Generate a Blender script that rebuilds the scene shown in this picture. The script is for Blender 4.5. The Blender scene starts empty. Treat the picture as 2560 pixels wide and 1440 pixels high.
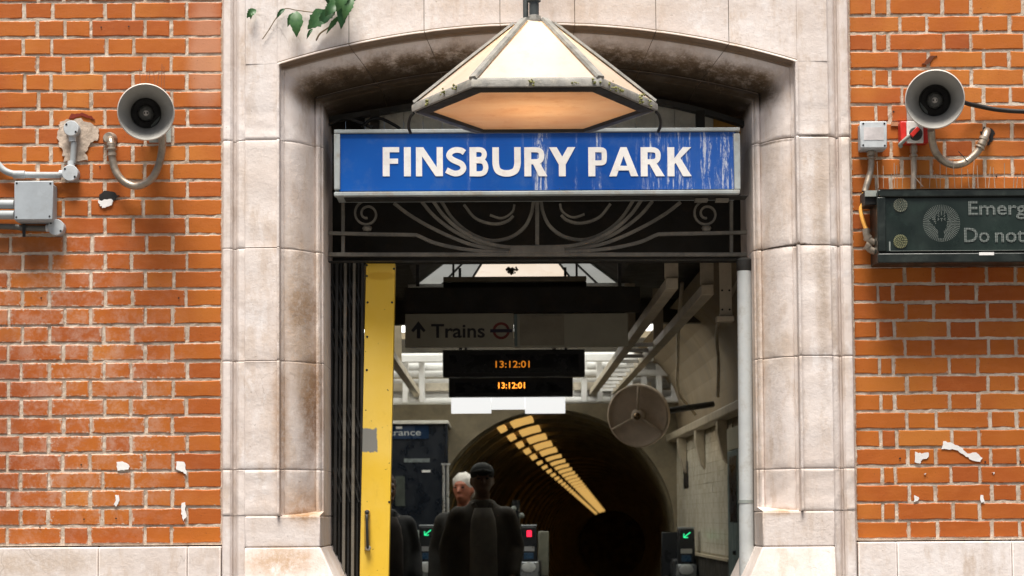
import bpy, bmesh, math, random
from mathutils import Vector, Matrix
random.seed(7)
R = math.radians
sc = bpy.context.scene
COL = sc.collection

# ------------------------------------------------------------------ camera
FPX, W, H = 4630.0, 2560.0, 1440.0
CAM = Vector((0.0, -7.6, 1.6))
PITCH, YAW, ROLL = R(2.95), R(0.30), R(-0.38)
SHX, SHY = 0.0, 0.1293
fwd = Vector((math.sin(YAW)*math.cos(PITCH), math.cos(YAW)*math.cos(PITCH), math.sin(PITCH)))
right0 = Vector((math.cos(YAW), -math.sin(YAW), 0))
up0 = right0.cross(fwd)
rgt = right0*math.cos(ROLL) + up0*math.sin(ROLL)
upv = rgt.cross(fwd)
camd = bpy.data.cameras.new('camera'); cam = bpy.data.objects.new('camera', camd); COL.objects.link(cam)
m = Matrix.Identity(4)
for i in range(3):
    m[i][0], m[i][1], m[i][2], m[i][3] = rgt[i], upv[i], -fwd[i], CAM[i]
cam.matrix_world = m
camd.sensor_width = 36; camd.lens = 36*FPX/W; camd.shift_x = SHX; camd.shift_y = SHY
camd.clip_start = 0.1; camd.clip_end = 500
camd.dof.use_dof = True; camd.dof.focus_distance = 7.5; camd.dof.aperture_fstop = 5.6
sc.camera = cam

def P(px, py, Y=0.0):
    """photo pixel -> point of the vertical plane y = Y"""
    xc = (px-W/2 + SHX*W)/FPX; yc = (H/2-py + SHY*W)/FPX
    d = fwd + rgt*xc + upv*yc
    t = (Y-CAM.y)/d.y
    return CAM + d*t

# ------------------------------------------------------------------ world, sun, exposure
SUN_EL, SUN_AZ = R(71), R(190)      # azimuth clockwise from +y: the sun stands behind the photographer
wd = bpy.data.worlds.new('World'); sc.world = wd; wd.use_nodes = True
wn = wd.node_tree.nodes; wl = wd.node_tree.links
for n in list(wn): wn.remove(n)
wo = wn.new('ShaderNodeOutputWorld'); wb = wn.new('ShaderNodeBackground'); ws = wn.new('ShaderNodeTexSky')
ws.sky_type = 'NISHITA'; ws.sun_disc = False; ws.sun_elevation = SUN_EL; ws.sun_rotation = SUN_AZ
ws.air_density = 1.0; ws.dust_density = 6.0; ws.ozone_density = 0.6
wb.inputs[1].default_value = 0.055
wl.new(ws.outputs[0], wb.inputs[0]); wl.new(wb.outputs[0], wo.inputs[0])
sd = bpy.data.lights.new('sun', 'SUN'); sun = bpy.data.objects.new('sun', sd); COL.objects.link(sun)
sd.energy = 4.2; sd.angle = R(26); sd.color = (1.0, 0.945, 0.87)
sdir = Vector((math.sin(SUN_AZ)*math.cos(SUN_EL), math.cos(SUN_AZ)*math.cos(SUN_EL), math.sin(SUN_EL)))
sun.rotation_euler = sdir.to_track_quat('Z', 'Y').to_euler(); sun.location = sdir*20
vs = sc.view_settings
vs.view_transform = 'Standard'; vs.look = 'None'; vs.gamma = 1.0; vs.exposure = 0.82; vs.use_curve_mapping = False

# ------------------------------------------------------------------ material helpers
class NT:
    def __init__(s, name):
        s.m = bpy.data.materials.new(name); s.m.use_nodes = True
        s.n = s.m.node_tree.nodes; s.l = s.m.node_tree.links
        s.b = s.n['Principled BSDF']; s.out = s.n['Material Output']
        s.pos = s.n.new('ShaderNodeNewGeometry').outputs['Position']
    def set(s, sock, v):
        if hasattr(v, 'is_linked') or isinstance(v, bpy.types.NodeSocket): s.l.new(v, sock)
        else: sock.default_value = v
    def noise(s, scale=5, detail=4, rough=.55, vec=None, sc3=None, dist=0):
        v = vec or s.pos
        if sc3:
            mp = s.n.new('ShaderNodeVectorMath'); mp.operation = 'MULTIPLY'; s.l.new(v, mp.inputs[0]); mp.inputs[1].default_value = sc3; v = mp.outputs[0]
        t = s.n.new('ShaderNodeTexNoise'); s.l.new(v, t.inputs['Vector'])
        t.inputs['Scale'].default_value = scale; t.inputs['Detail'].default_value = detail; t.inputs['Roughness'].default_value = rough
        t.inputs['Distortion'].default_value = dist
        return t.outputs[0]
    def rng(s, v, a, b, c=0.0, d=1.0, smooth=True):
        t = s.n.new('ShaderNodeMapRange'); s.set(t.inputs[0], v)
        for i, x in enumerate((a, b, c, d)): s.set(t.inputs[i+1], x)
        if smooth: t.interpolation_type = 'SMOOTHSTEP'
        return t.outputs[0]
    def math(s, op, a, b=0.0):
        t = s.n.new('ShaderNodeMath'); t.operation = op; s.set(t.inputs[0], a); s.set(t.inputs[1], b); return t.outputs[0]
    def vmath(s, op, a, b=None):
        t = s.n.new('ShaderNodeVectorMath'); t.operation = op; s.set(t.inputs[0], a)
        if b is not None: s.set(t.inputs[1], b)
        return t.outputs[1] if op in ('LENGTH', 'DISTANCE', 'DOT_PRODUCT') else t.outputs[0]
    def mix(s, f, a, b, mode='MIX'):
        t = s.n.new('ShaderNodeMix'); t.data_type = 'RGBA'; t.blend_type = mode
        s.set(t.inputs[0], f)
        for i, x in ((6, a), (7, b)): s.set(t.inputs[i], (*x, 1) if isinstance(x, tuple) and len(x) == 3 else x)
        return t.outputs[2]
    def sep(s, v=None):
        t = s.n.new('ShaderNodeSeparateXYZ'); s.l.new(v or s.pos, t.inputs[0]); return t.outputs
    def bump(s, h, strength=.3, dist=.01):
        t = s.n.new('ShaderNodeBump'); t.inputs['Strength'].default_value = strength; t.inputs['Distance'].default_value = dist
        s.l.new(h, t.inputs['Height']); s.l.new(t.outputs[0], s.b.inputs['Normal'])
    def blob(s, c, r, wob=.7, scale=6, hard=.5):
        """soft-edged ragged patch of dirt, wear or painted shade centred on c"""
        d = s.vmath('DIVIDE', s.vmath('SUBTRACT', s.pos, tuple(c)), tuple(r))
        L = s.vmath('LENGTH', d)
        L = s.math('ADD', L, s.math('MULTIPLY', s.math('SUBTRACT', s.noise(scale, 6, .7), .5), wob*2))
        return s.rng(L, 1.0, 1.0-hard, 0, 1)
    def fin(s, col, rough=.6, metal=0.0, spec=.5):
        s.set(s.b.inputs['Base Color'], (*col, 1) if isinstance(col, tuple) else col)
        s.set(s.b.inputs['Roughness'], rough); s.b.inputs['Metallic'].default_value = metal
        s.b.inputs['Specular IOR Level'].default_value = spec
        return s.m

def M(name, col, rough=.6, metal=0.0, var=.25, scale=7, bump=.15, bscale=80, dirt=None, damt=.5, dscale=4, spec=.4):
    t = NT(name)
    a = tuple(c*(1-var) for c in col); b = tuple(min(c*(1+var), .9) for c in col)
    c = t.mix(t.rng(t.noise(scale, 6, .65), .3, .7), a, b)
    if dirt:
        c = t.mix(t.math('MULTIPLY', t.rng(t.noise(dscale, 8, .75), .48, .68), damt), c, dirt)
    t.bump(t.noise(bscale, 4, .6), bump, .004)
    rr = t.rng(t.noise(scale*2, 3), .3, .7, max(rough-.12, .05), min(rough+.12, 1))
    return t.fin(c, rr, metal, spec)

def emit(name, col, strength):
    t = NT(name); t.b.inputs['Emission Color'].default_value = (*col, 1); t.b.inputs['Emission Strength'].default_value = strength
    return t.fin(tuple(c*.8 for c in col), .5)

# ------------------------------------------------------------------ object helpers
ABS = {}
def tag(o, label=None, cat=None, group=None, kind=None):
    if label: o['label'] = label
    if cat: o['category'] = cat
    if group: o['group'] = group
    if kind: o['kind'] = kind
    return o
def empty(name, loc, label, cat, group=None):
    o = bpy.data.objects.new(name, None); COL.objects.link(o); o.location = loc; o.empty_display_size = .1
    ABS[o.name] = Vector(loc); return tag(o, label, cat, group)
def link(o, loc, parent):
    COL.objects.link(o); ABS[o.name] = Vector(loc)
    if parent is not None:
        o.parent = parent; o.location = Vector(loc)-ABS[parent.name]
    else: o.location = loc
    return o
def obj(name, vf, mat, parent=None, smooth=False, bevel=0, seg=2, angle=None):
    v, f = vf
    c = sum((Vector(p) for p in v), Vector())/len(v)
    me = bpy.data.meshes.new(name)
    me.from_pydata([tuple(Vector(p)-c) for p in v], [], f); me.update()
    bm = bmesh.new(); bm.from_mesh(me); bmesh.ops.recalc_face_normals(bm, faces=bm.faces); bm.to_mesh(me); bm.free()
    me.materials.append(mat)
    if smooth:
        me.polygons.foreach_set('use_smooth', [True]*len(me.polygons))
    o = bpy.data.objects.new(name, me); link(o, c, parent)
    if smooth and angle: 
        me.set_sharp_from_angle(angle=R(angle))
    if bevel:
        b = o.modifiers.new('bevel', 'BEVEL'); b.width = bevel; b.segments = seg; b.limit_method = 'ANGLE'; b.angle_limit = R(35)
        me.polygons.foreach_set('use_smooth', [True]*len(me.polygons)); me.set_sharp_from_angle(angle=R(50))
    return o
def join(*vfs):
    V, F = [], []
    for v, f in vfs:
        k = len(V); V += list(v); F += [tuple(i+k for i in q) for q in f]
    return V, F
def box(x0, x1, y0, y1, z0, z1):
    v = [(x, y, z) for z in (z0, z1) for y in (y0, y1) for x in (x0, x1)]
    return v, [(0,1,3,2), (4,6,7,5), (0,4,5,1), (2,3,7,6), (0,2,6,4), (1,5,7,3)]
def pbox(px0, px1, py0, py1, Y0, Y1):
    """box whose front face covers a pixel rectangle on the plane y = Y0"""
    a = P(px0, py1, Y0); b = P(px1, py0, Y0)
    return box(a.x, b.x, Y0, Y1, a.z, b.z)
def prism(pts, y0, y1):
    n = len(pts); v = [(x, y0, z) for x, z in pts]+[(x, y1, z) for x, z in pts]
    return v, [tuple(range(n)), tuple(range(2*n-1, n-1, -1))]+[(i, (i+1) % n, n+(i+1) % n, n+i) for i in range(n)]
def smoothpath(pts, k=6):
    pts = [Vector(p) for p in pts]
    q = [pts[0]*2-pts[1]]+pts+[pts[-1]*2-pts[-2]]; out = []
    for i in range(1, len(q)-2):
        for j in range(k):
            t = j/k; a, b, c, d = q[i-1:i+3]
            out.append(.5*((2*b)+(c-a)*t+(2*a-5*b+4*c-d)*t*t+(3*b-a-3*c+d)*t**3))
    return out+[pts[-1]]
def tube(pts, r, n=10, cap=True, flat=None):
    """swept tube; r a number or list; flat=(w,d) gives a rectangular bar lying in the xz plane"""
    pts = [Vector(p) for p in pts]; V, F = [], []
    prev = None
    for i, p in enumerate(pts):
        t = (pts[min(i+1, len(pts)-1)]-pts[max(i-1, 0)]).normalized()
        if flat:
            s = Vector((0, 1, 0)); u = t.cross(s).normalized(); w, d = flat
            ring = [p+u*a*w/2+s*b*d/2 for a, b in ((-1,-1), (1,-1), (1,1), (-1,1))]; nn = 4
        else:
            if prev is None: prev = t.orthogonal().normalized()
            u = (prev-t*prev.dot(t)).normalized(); prev = u; s = t.cross(u)
            rr = r[i] if isinstance(r, (list, tuple)) else r
            ring = [p+(u*math.cos(6.28318*j/n)+s*math.sin(6.28318*j/n))*rr for j in range(n)]; nn = n
        V += ring
        if i: F += [((i-1)*nn+j, (i-1)*nn+(j+1) % nn, i*nn+(j+1) % nn, i*nn+j) for j in range(nn)]
    if cap: F += [tuple(range(nn-1, -1, -1)), tuple(range((len(pts)-1)*nn, len(pts)*nn))]
    return V, F
def lathe(prof, c, ax=(0, -1, 0), n=40, close=False):
    """profile of (radius, distance along ax)"""
    ax = Vector(ax).normalized(); u = ax.orthogonal().normalized(); w = ax.cross(u); c = Vector(c); V, F = [], []
    for r, h in prof:
        V += [c+ax*h+(u*math.cos(6.283185*j/n)+w*math.sin(6.283185*j/n))*max(r, 1e-4) for j in range(n)]
    k = len(prof)
    for i in range(k-1):
        F += [(i*n+j, i*n+(j+1) % n, (i+1)*n+(j+1) % n, (i+1)*n+j) for j in range(n)]
    F += [tuple(range(n)), tuple(range((k-1)*n, k*n))]
    return V, F
def text(name, body, px0, px1, py_base, py_cap, Y, mat, parent, bold=0.0, ext=.0015, asc=.73):
    """lettering on the plane y = Y between two pixel columns; py_cap is the top of a capital"""
    cu = bpy.data.curves.new(name, 'FONT'); cu.body = body; cu.extrude = ext; cu.offset = bold; cu.resolution_u = 4
    t = bpy.data.objects.new('tmp_text', cu); COL.objects.link(t)
    me = bpy.data.meshes.new_from_object(t.evaluated_get(bpy.context.evaluated_depsgraph_get()))
    bpy.data.objects.remove(t)
    a = P(px0, py_base, Y); b = P(px1, py_cap, Y)
    xs = [v.co.x for v in me.vertices]; x0, x1 = min(xs), max(xs)
    sx = (b.x-a.x)/(x1-x0); sz = (b.z-a.z)/asc
    for v in me.vertices:
        v.co = Vector(((v.co.x-x0)*sx-(b.x-a.x)/2, -v.co.z, v.co.y*sz))
    me.flip_normals(); me.materials.clear(); me.materials.append(mat); me.name = name
    bpy.data.curves.remove(cu)
    return link(bpy.data.objects.new(name, me), Vector(((a.x+b.x)/2, Y, a.z)), parent)

# ------------------------------------------------------------------ materials
def mat_brick():
    t = NT('brick_clay')
    oi = t.n.new('ShaderNodeObjectInfo').outputs['Random']
    rp = t.n.new('ShaderNodeValToRGB'); t.l.new(oi, rp.inputs[0]); e = rp.color_ramp.elements
    e[0].position = 0; e[0].color = (.32, .070, .010, 1); e[1].position = 1; e[1].color = (.50, .170, .024, 1)
    for p, c in ((.12, (.385, .092, .009, 1)), (.35, (.43, .116, .010, 1)), (.8, (.46, .132, .011, 1))):
        x = e.new(p); x.color = c
    # kiln variation, broad and fine, and lighter streaks along the length
    c = t.mix(t.rng(t.noise(2.2, 3), .35, .7), rp.outputs[0], (.36, .080, .008))
    c = t.mix(t.math('MULTIPLY', t.rng(t.noise(26, 6, .7, sc3=(.4, 1, 1.6)), .42, .75), .30), c, (.52, .16, .04))
    c = t.mix(t.math('MULTIPLY', t.rng(t.noise(90, 4, .7), .6, .78), .5), c, (.20, .05, .02))
    P1 = lambda px, py: P(px, py, 0)
    # lime bloom on the wall left of the door: low and towards the corner with the stone
    eff = t.rng(t.noise(11, 10, .8, dist=.2), .44, .62)
    low = t.blob(P1(120, 1000), (.75, .5, .85), .35, 2.5, .6)
    hi = t.blob(P1(515, 130), (.10, .5, .34), .3, 4, .6)
    c = t.mix(t.math('MULTIPLY', t.math('MULTIPLY', eff, low), .36), c, (.56, .43, .35))
    c = t.mix(t.math('MULTIPLY', hi, .42), c, (.60, .36, .25))
    c = t.mix(t.math('MULTIPLY', t.rng(t.noise(34, 8, .8), .62, .72), .28), c, (.55, .40, .30))
    # mortar smeared raggedly over the brick edges
    gen = t.n.new('ShaderNodeTexCoord').outputs['Generated']; gs = t.sep(gen)
    ez = t.math('MULTIPLY', t.math('MINIMUM', gs[2], t.math('SUBTRACT', 1.0, gs[2])), .068)
    ex = t.math('MULTIPLY', t.math('MINIMUM', gs[0], t.math('SUBTRACT', 1.0, gs[0])), .15)
    thr = t.math('MULTIPLY', t.math('SUBTRACT', t.noise(48, 7, .8), .44), t.math('ADD', .026, t.math('MULTIPLY', low, .045)))
    sm = t.rng(t.math('SUBTRACT', t.math('MINIMUM', ez, ex), thr), .0015, -.0015)
    c = t.mix(t.math('MULTIPLY', sm, .72), c, t.mix(t.noise(30, 4), (.42, .31, .23), (.66, .55, .45)))
    # soot under the pipes by the grey box
    c = t.mix(t.math('MULTIPLY', t.blob(P1(30, 640), (.22, .5, .13), .5, 8, .7), .55), c, (.13, .05, .022))
    c = t.mix(t.math('MULTIPLY', t.blob(P1(10, 1050), (.12, .5, .7), .4, 3, .7), .5), c, (.25, .055, .014))
    sp = t.rng(t.noise(170, 2, .5), .70, .74)
    c = t.mix(t.math('MULTIPLY', sp, .7), c, (.05, .02, .012))
    t.bump(t.noise(140, 5, .7), .35, .003)
    return t.fin(c, t.rng(t.noise(30, 4), .3, .7, .55, .8), 0, .35)
def mat_mortar():
    t = NT('mortar')
    c = t.mix(t.rng(t.noise(11, 7, .7), .35, .68), (.46, .36, .27), (.68, .59, .49))
    c = t.mix(t.math('MULTIPLY', t.rng(t.noise(5, 6, .7), .55, .72), .6), c, (.36, .27, .19))
    c = t.mix(t.math('MULTIPLY', t.rng(t.noise(60, 5, .7), .6, .7), .6), c, (.16, .11, .08))
    t.bump(t.noise(120, 6, .75), .8, .006)
    return t.fin(c, .9, 0, .2)
ARCH = {}
def mat_stone():
    t = NT('weathered_limestone')
    c = t.mix(t.rng(t.noise(2.6, 6, .62), .3, .7), (.64, .565, .52), (.80, .75, .725))
    c = t.mix(t.math('MULTIPLY', t.rng(t.noise(8, 8, .7, sc3=(1.5, 1.5, .5)), .50, .70), .60), c, (.50, .385, .29))
    c = t.mix(t.math('MULTIPLY', t.rng(t.noise(24, 8, .8), .58, .7), .4), c, (.38, .30, .23))
    c = t.mix(t.math('MULTIPLY', t.rng(t.noise(19, 7, .8, sc3=(3, 3, .35)), .55, .7), .35), c, (.74, .69, .65))
    oi = t.n.new('ShaderNodeObjectInfo').outputs['Random']
    c = t.mix(t.rng(oi, 0, 1, 0, .35, False), c, t.mix(.5, c, (.56, .45, .36)))
    q = lambda px, py, Y=0.0: P(px, py, Y)
    def stain_shade(c, px, py, r, col, amt, wob=.6, sc_=7, hard=.6, Y=0.0):
        b = t.blob(q(px, py, Y), tuple(v*1.15 for v in r), wob*.6, sc_, .8)
        f = t.math('MULTIPLY', b, t.rng(t.noise(34, 8, .8), .30, .62, .35, 1))
        return t.mix(t.math('MULTIPLY', f, min(1, amt*1.25)), c, col)
    c = stain_shade(c, 757, 770, (.07, .3, .11), (.17, .08, .03), 1, .9, 14)
    c = stain_shade(c, 778, 1000, (.06, .3, .34), (.22, .105, .036), .95, .8, 9)
    c = stain_shade(c, 705, 1060, (.045, .3, .30), (.34, .19, .085), .6, .9, 12)
    c = stain_shade(c, 755, 800, (.11, .3, .5), (.48, .34, .22), .55, .5, 5)
    c = stain_shade(c, 760, 1265, (.11, .3, .12), (.46, .30, .18), .6, .6, 6)
    c = stain_shade(c, 700, 1400, (.22, .3, .09), (.43, .29, .18), .75, .6, 6)
    c = stain_shade(c, 770, 230, (.09, .3, .06), (.40, .26, .14), .6, .7, 9)
    c = stain_shade(c, 1905, 820, (.05, .3, .7), (.46, .33, .22), .6, .6, 6)
    c = stain_shade(c, 1888, 1100, (.035, .3, .6), (.40, .27, .15), .6, .6, 6)
    c = stain_shade(c, 1950, 880, (.12, .3, .12), (.55, .46, .38), .5, .5, 6)
    c = stain_shade(c, 2050, 650, (.035, .3, .7), (.38, .30, .23), .6, 1.0, 16)
    c = stain_shade(c, 1440, 30, (.9, .3, .06), (.58, .48, .40), .5, .5, 5)
    c = stain_shade(c, 60, 1410, (.5, .3, .07), (.52, .42, .33), .6, .7, 9)
    c = stain_shade(c, 760, 1288, (.10, .3, .03), (.30, .17, .08), .9, .6, 10)  # browns both stop slopes, painting shade onto their sunlit tops
    c = stain_shade(c, 1950, 1280, (.09, .3, .025), (.40, .27, .17), .8, .6, 10)
    for (cx_, cy_, w_) in ((1935, 350, .085), (2040, 343, .055), (1940, 615, .09), (2000, 612, .06)):
        c = stain_shade(c, cx_, cy_, (w_, .3, .0075), (.05, .03, .018), 1, .9, 22, Y=-.03)
    c = t.mix(t.math('MULTIPLY', t.rng(t.noise(3.3, 9, .75, sc3=(2.2, 1, .55)), .50, .66), .42), c, (.50, .39, .30))
    c = t.mix(t.math('MULTIPLY', t.rng(t.noise(4.1, 8, .75, sc3=(1.6, 1, 1)), .55, .68), .55), c, (.83, .80, .79))
    # brown-black grime of the arch moulding plus painted underside shade, banded round the arch
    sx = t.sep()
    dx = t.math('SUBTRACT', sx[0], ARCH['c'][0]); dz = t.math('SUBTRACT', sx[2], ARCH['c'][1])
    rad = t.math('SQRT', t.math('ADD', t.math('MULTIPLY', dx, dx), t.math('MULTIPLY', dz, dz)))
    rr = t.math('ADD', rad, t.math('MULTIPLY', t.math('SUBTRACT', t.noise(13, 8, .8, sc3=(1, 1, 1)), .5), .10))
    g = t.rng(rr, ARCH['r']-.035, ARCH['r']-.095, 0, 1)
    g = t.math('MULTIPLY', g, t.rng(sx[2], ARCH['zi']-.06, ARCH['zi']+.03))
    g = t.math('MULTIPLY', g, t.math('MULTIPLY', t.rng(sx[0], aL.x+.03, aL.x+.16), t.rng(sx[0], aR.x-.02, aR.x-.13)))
    under_shade = t.rng(rr, ARCH['r']-.07, ARCH['r']-.13, 0, 1)
    under_shade = t.math('MULTIPLY', under_shade, g)
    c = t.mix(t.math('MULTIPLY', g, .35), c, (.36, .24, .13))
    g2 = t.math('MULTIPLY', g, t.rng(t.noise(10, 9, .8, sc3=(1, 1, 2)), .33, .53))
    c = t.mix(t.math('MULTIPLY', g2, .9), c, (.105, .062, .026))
    c = t.mix(t.math('MULTIPLY', under_shade, .95), c, (.030, .019, .009))  # near-black layer paints in the shade of the moulding's underside
    fillet_shade = t.math('MULTIPLY', t.rng(rad, ARCH['r']-.030, ARCH['r']-.022), t.rng(rad, ARCH['r']-.002, ARCH['r']-.009))  # brown ring line paints the shadow under the rim fillet
    fillet_shade = t.math('MULTIPLY', fillet_shade, t.math('MULTIPLY', t.rng(sx[2], aL.z-.03, aL.z-.01), t.math('MULTIPLY', t.rng(sx[0], aL.x, aL.x+.02), t.rng(sx[0], aR.x, aR.x-.02))))
    c = t.mix(t.math('MULTIPLY', fillet_shade, .85), c, (.13, .075, .03))
    # hairline cracks
    cr = t.n.new('ShaderNodeTexVoronoi'); cr.feature = 'DISTANCE_TO_EDGE'; cr.inputs['Scale'].default_value = 3.1
    wv = t.vmath('ADD', t.pos, t.vmath('MULTIPLY', t.n.new('ShaderNodeTexNoise').outputs[1], (.25, .25, .25)))
    t.l.new(wv, cr.inputs['Vector'])
    crm = t.math('MULTIPLY', t.rng(cr.outputs[0], .010, .002), t.rng(t.noise(1.7, 2), .57, .64))
    c = t.mix(t.math('MULTIPLY', crm, .28), c, (.17, .12, .08))
    pit = t.rng(t.noise(75, 3, .6), .70, .76)
    c = t.mix(t.math('MULTIPLY', pit, .6), c, (.20, .15, .10))
    h = t.math('SUBTRACT', t.math('ADD', t.noise(45, 6, .75), t.math('MULTIPLY', t.noise(7, 5, .6), 1.6)), t.math('MULTIPLY', pit, .8))
    t.bump(h, .34, .007)
    return t.fin(c, .85, 0, .25)
def mat_blue():
    t = NT('enamel_blue')
    c = t.mix(t.rng(t.noise(1.6, 3), .3, .7), (.003, .066, .33), (.005, .10, .44))
    sx = t.sep()
    # bird and rain streaks: thin, vertical, gathered in a few columns
    st = t.rng(t.noise(75, 6, .75, sc3=(1, 1, .07)), .50, .60)
    br = t.rng(t.noise(26, 7, .8, sc3=(1, 1, .4)), .42, .58)
    dens = t.math('MAXIMUM', t.rng(sx[0], P(1560, 400).x, P(1700, 400).x, .0, .78),
                  t.math('MULTIPLY', t.rng(t.noise(9, 2, .5, sc3=(1, 0, 0)), .50, .62), .9))
    dens = t.math('MULTIPLY', dens, t.rng(sx[0], P(1110, 400).x, P(1190, 400).x))
    k = t.math('MULTIPLY', t.math('MULTIPLY', st, br), dens)
    c = t.mix(t.math('MULTIPLY', dens, .10), c, (.20, .30, .55))
    c = t.mix(k, c, (.62, .66, .72))
    c = t.mix(t.math('MULTIPLY', t.rng(t.noise(9, 7, .7), .5, .7), .22), c, (.10, .17, .32))
    t.bump(t.noise(20, 3), .05, .004)
    return t.fin(c, t.rng(k, 0, 1, .45, .8), 0, .22)
def mat_glass_panel():
    t = NT('opal_glass')
    c = t.mix(t.rng(t.noise(3, 5), .3, .7), (.80, .70, .58), (.86, .79, .70))
    c = t.mix(t.math('MULTIPLY', t.rng(t.noise(14, 8, .75), .50, .75), .38), c, (.62, .47, .33))
    t.fin(c, .28, 0, .5)
    tr = t.n.new('ShaderNodeBsdfTranslucent'); t.l.new(c, tr.inputs[0])
    mx = t.n.new('ShaderNodeMixShader'); mx.inputs[0].default_value = .5
    t.l.new(t.b.outputs[0], mx.inputs[1]); t.l.new(tr.outputs[0], mx.inputs[2]); t.l.new(mx.outputs[0], t.out.inputs[0])
    return t.m
def mat_under_glass():
    t = NT('amber_stained_glass')
    c = t.mix(t.rng(t.noise(4, 5, .6, sc3=(1, 2.5, 1)), .3, .7), (.82, .63, .44), (.87, .72, .55))
    c = t.mix(t.math('MULTIPLY', t.rng(t.noise(11, 7, .7), .5, .7), .35), c, (.62, .38, .19))
    t.fin(c, .35, 0, .5)
    tr = t.n.new('ShaderNodeBsdfTranslucent'); t.l.new(c, tr.inputs[0])
    mx = t.n.new('ShaderNodeMixShader'); mx.inputs[0].default_value = .65
    t.l.new(t.b.outputs[0], mx.inputs[1]); t.l.new(tr.outputs[0], mx.inputs[2]); t.l.new(mx.outputs[0], t.out.inputs[0])
    return t.m
def mat_sky_glass(nm='wired_roof_glass', TRN=.97, k=1.1):
    t = NT(nm)
    c = t.mix(t.rng(t.noise(5, 4), .3, .7), (.70*k, .74*k, .72*k), (.80*k, .84*k, .82*k)); t.fin(c, .4, 0, .5)
    tr = t.n.new('ShaderNodeBsdfTranslucent'); t.l.new(c, tr.inputs[0])
    mx = t.n.new('ShaderNodeMixShader'); mx.inputs[0].default_value = TRN
    t.l.new(t.b.outputs[0], mx.inputs[1]); t.l.new(tr.outputs[0], mx.inputs[2]); t.l.new(mx.outputs[0], t.out.inputs[0])
    return t.m
def mat_leaf():
    t = NT('leaf_green')
    oi = t.n.new('ShaderNodeObjectInfo').outputs['Random']
    c = t.mix(oi, (.022, .085, .030), (.085, .20, .065))
    c = t.mix(t.math('MULTIPLY', t.rng(t.noise(60, 4), .4, .7), .5), c, (.02, .09, .03)); t.fin(c, .45, 0, .5)
    tr = t.n.new('ShaderNodeBsdfTranslucent'); t.l.new(c, tr.inputs[0])
    mx = t.n.new('ShaderNodeMixShader'); mx.inputs[0].default_value = .3
    t.l.new(t.b.outputs[0], mx.inputs[1]); t.l.new(tr.outputs[0], mx.inputs[2]); t.l.new(mx.outputs[0], t.out.inputs[0])
    return t.m
def mat_led():
    t = NT('led_dots')
    sx = t.sep(); pitch = .0062
    fx = t.math('SUBTRACT', t.math('FRACT', t.math('DIVIDE', sx[0], pitch)), .5)
    fz = t.math('SUBTRACT', t.math('FRACT', t.math('DIVIDE', sx[2], pitch)), .5)
    d = t.math('SQRT', t.math('ADD', t.math('MULTIPLY', fx, fx), t.math('MULTIPLY', fz, fz)))
    c = t.mix(t.rng(d, .30, .46), (.24, .27, .25), (.016, .024, .021))
    return t.fin(c, .5)
def mat_yellow():
    t = NT('yellow_paint')
    c = t.mix(t.rng(t.noise(3, 5), .3, .7), (.82, .53, .04), (.86, .60, .11))
    c = t.mix(t.math('MULTIPLY', t.rng(t.noise(12, 8, .75, sc3=(1, 1, .4)), .55, .75), .35), c, (.55, .32, .03))
    p = P(922, 1100, .34)
    d = t.vmath('DIVIDE', t.vmath('SUBTRACT', t.pos, tuple(p)), (.036, .5, .052))
    s3 = t.sep(t.vmath('ABSOLUTE', d)); L = t.math('MAXIMUM', s3[0], s3[2])
    L = t.math('ADD', L, t.math('MULTIPLY', t.math('SUBTRACT', t.noise(40, 6, .7), .5), .7))
    c = t.mix(t.rng(L, 1.04, .94), c, (.22, .22, .20))
    a = P(950, 690, .34); c = t.mix(t.math('MULTIPLY', t.blob(a, (.09, .4, .022), .4, 9), .55), c, (.55, .29, .0))
    sp = t.rng(t.noise(42, 3, .6), .70, .73); c = t.mix(sp, c, (.07, .035, .015))
    t.bump(t.noise(50, 5), .15, .004)
    return t.fin(c, .5, 0, .4)
def mat_tile():
    t = NT('cream_tile')
    v = t.n.new('ShaderNodeTexWhiteNoise'); v.noise_dimensions = '3D'
    sn = t.vmath('SNAP', t.pos, (10, .1, .075)); t.l.new(sn, v.inputs[0])
    c = t.mix(v.outputs[0], (.66, .60, .47), (.78, .73, .60)); return t.fin(c, .25, 0, .5)

aL, aR, aT = P(693, 160, -.062), P(1990, 153, -.062), P(1338, 60, -.062)
def circle3(a, b, c):
    ax, az, bx, bz, cx, cz = a.x, a.z, b.x, b.z, c.x, c.z
    d = 2*(ax*(bz-cz)+bx*(cz-az)+cx*(az-bz))
    ux = ((ax*ax+az*az)*(bz-cz)+(bx*bx+bz*bz)*(cz-az)+(cx*cx+cz*cz)*(az-bz))/d
    uz = ((ax*ax+az*az)*(cx-bx)+(bx*bx+bz*bz)*(ax-cx)+(cx*cx+cz*cz)*(bx-ax))/d
    return ux, uz, math.hypot(ax-ux, az-uz)
ux, uz, ur = circle3(aL, aT, aR)
iL, iR = P(806, 262, .10), P(1886, 252, .10)
ARCH['c'] = (ux, uz); ARCH['r'] = ur; ARCH['zi'] = iL.z

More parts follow.
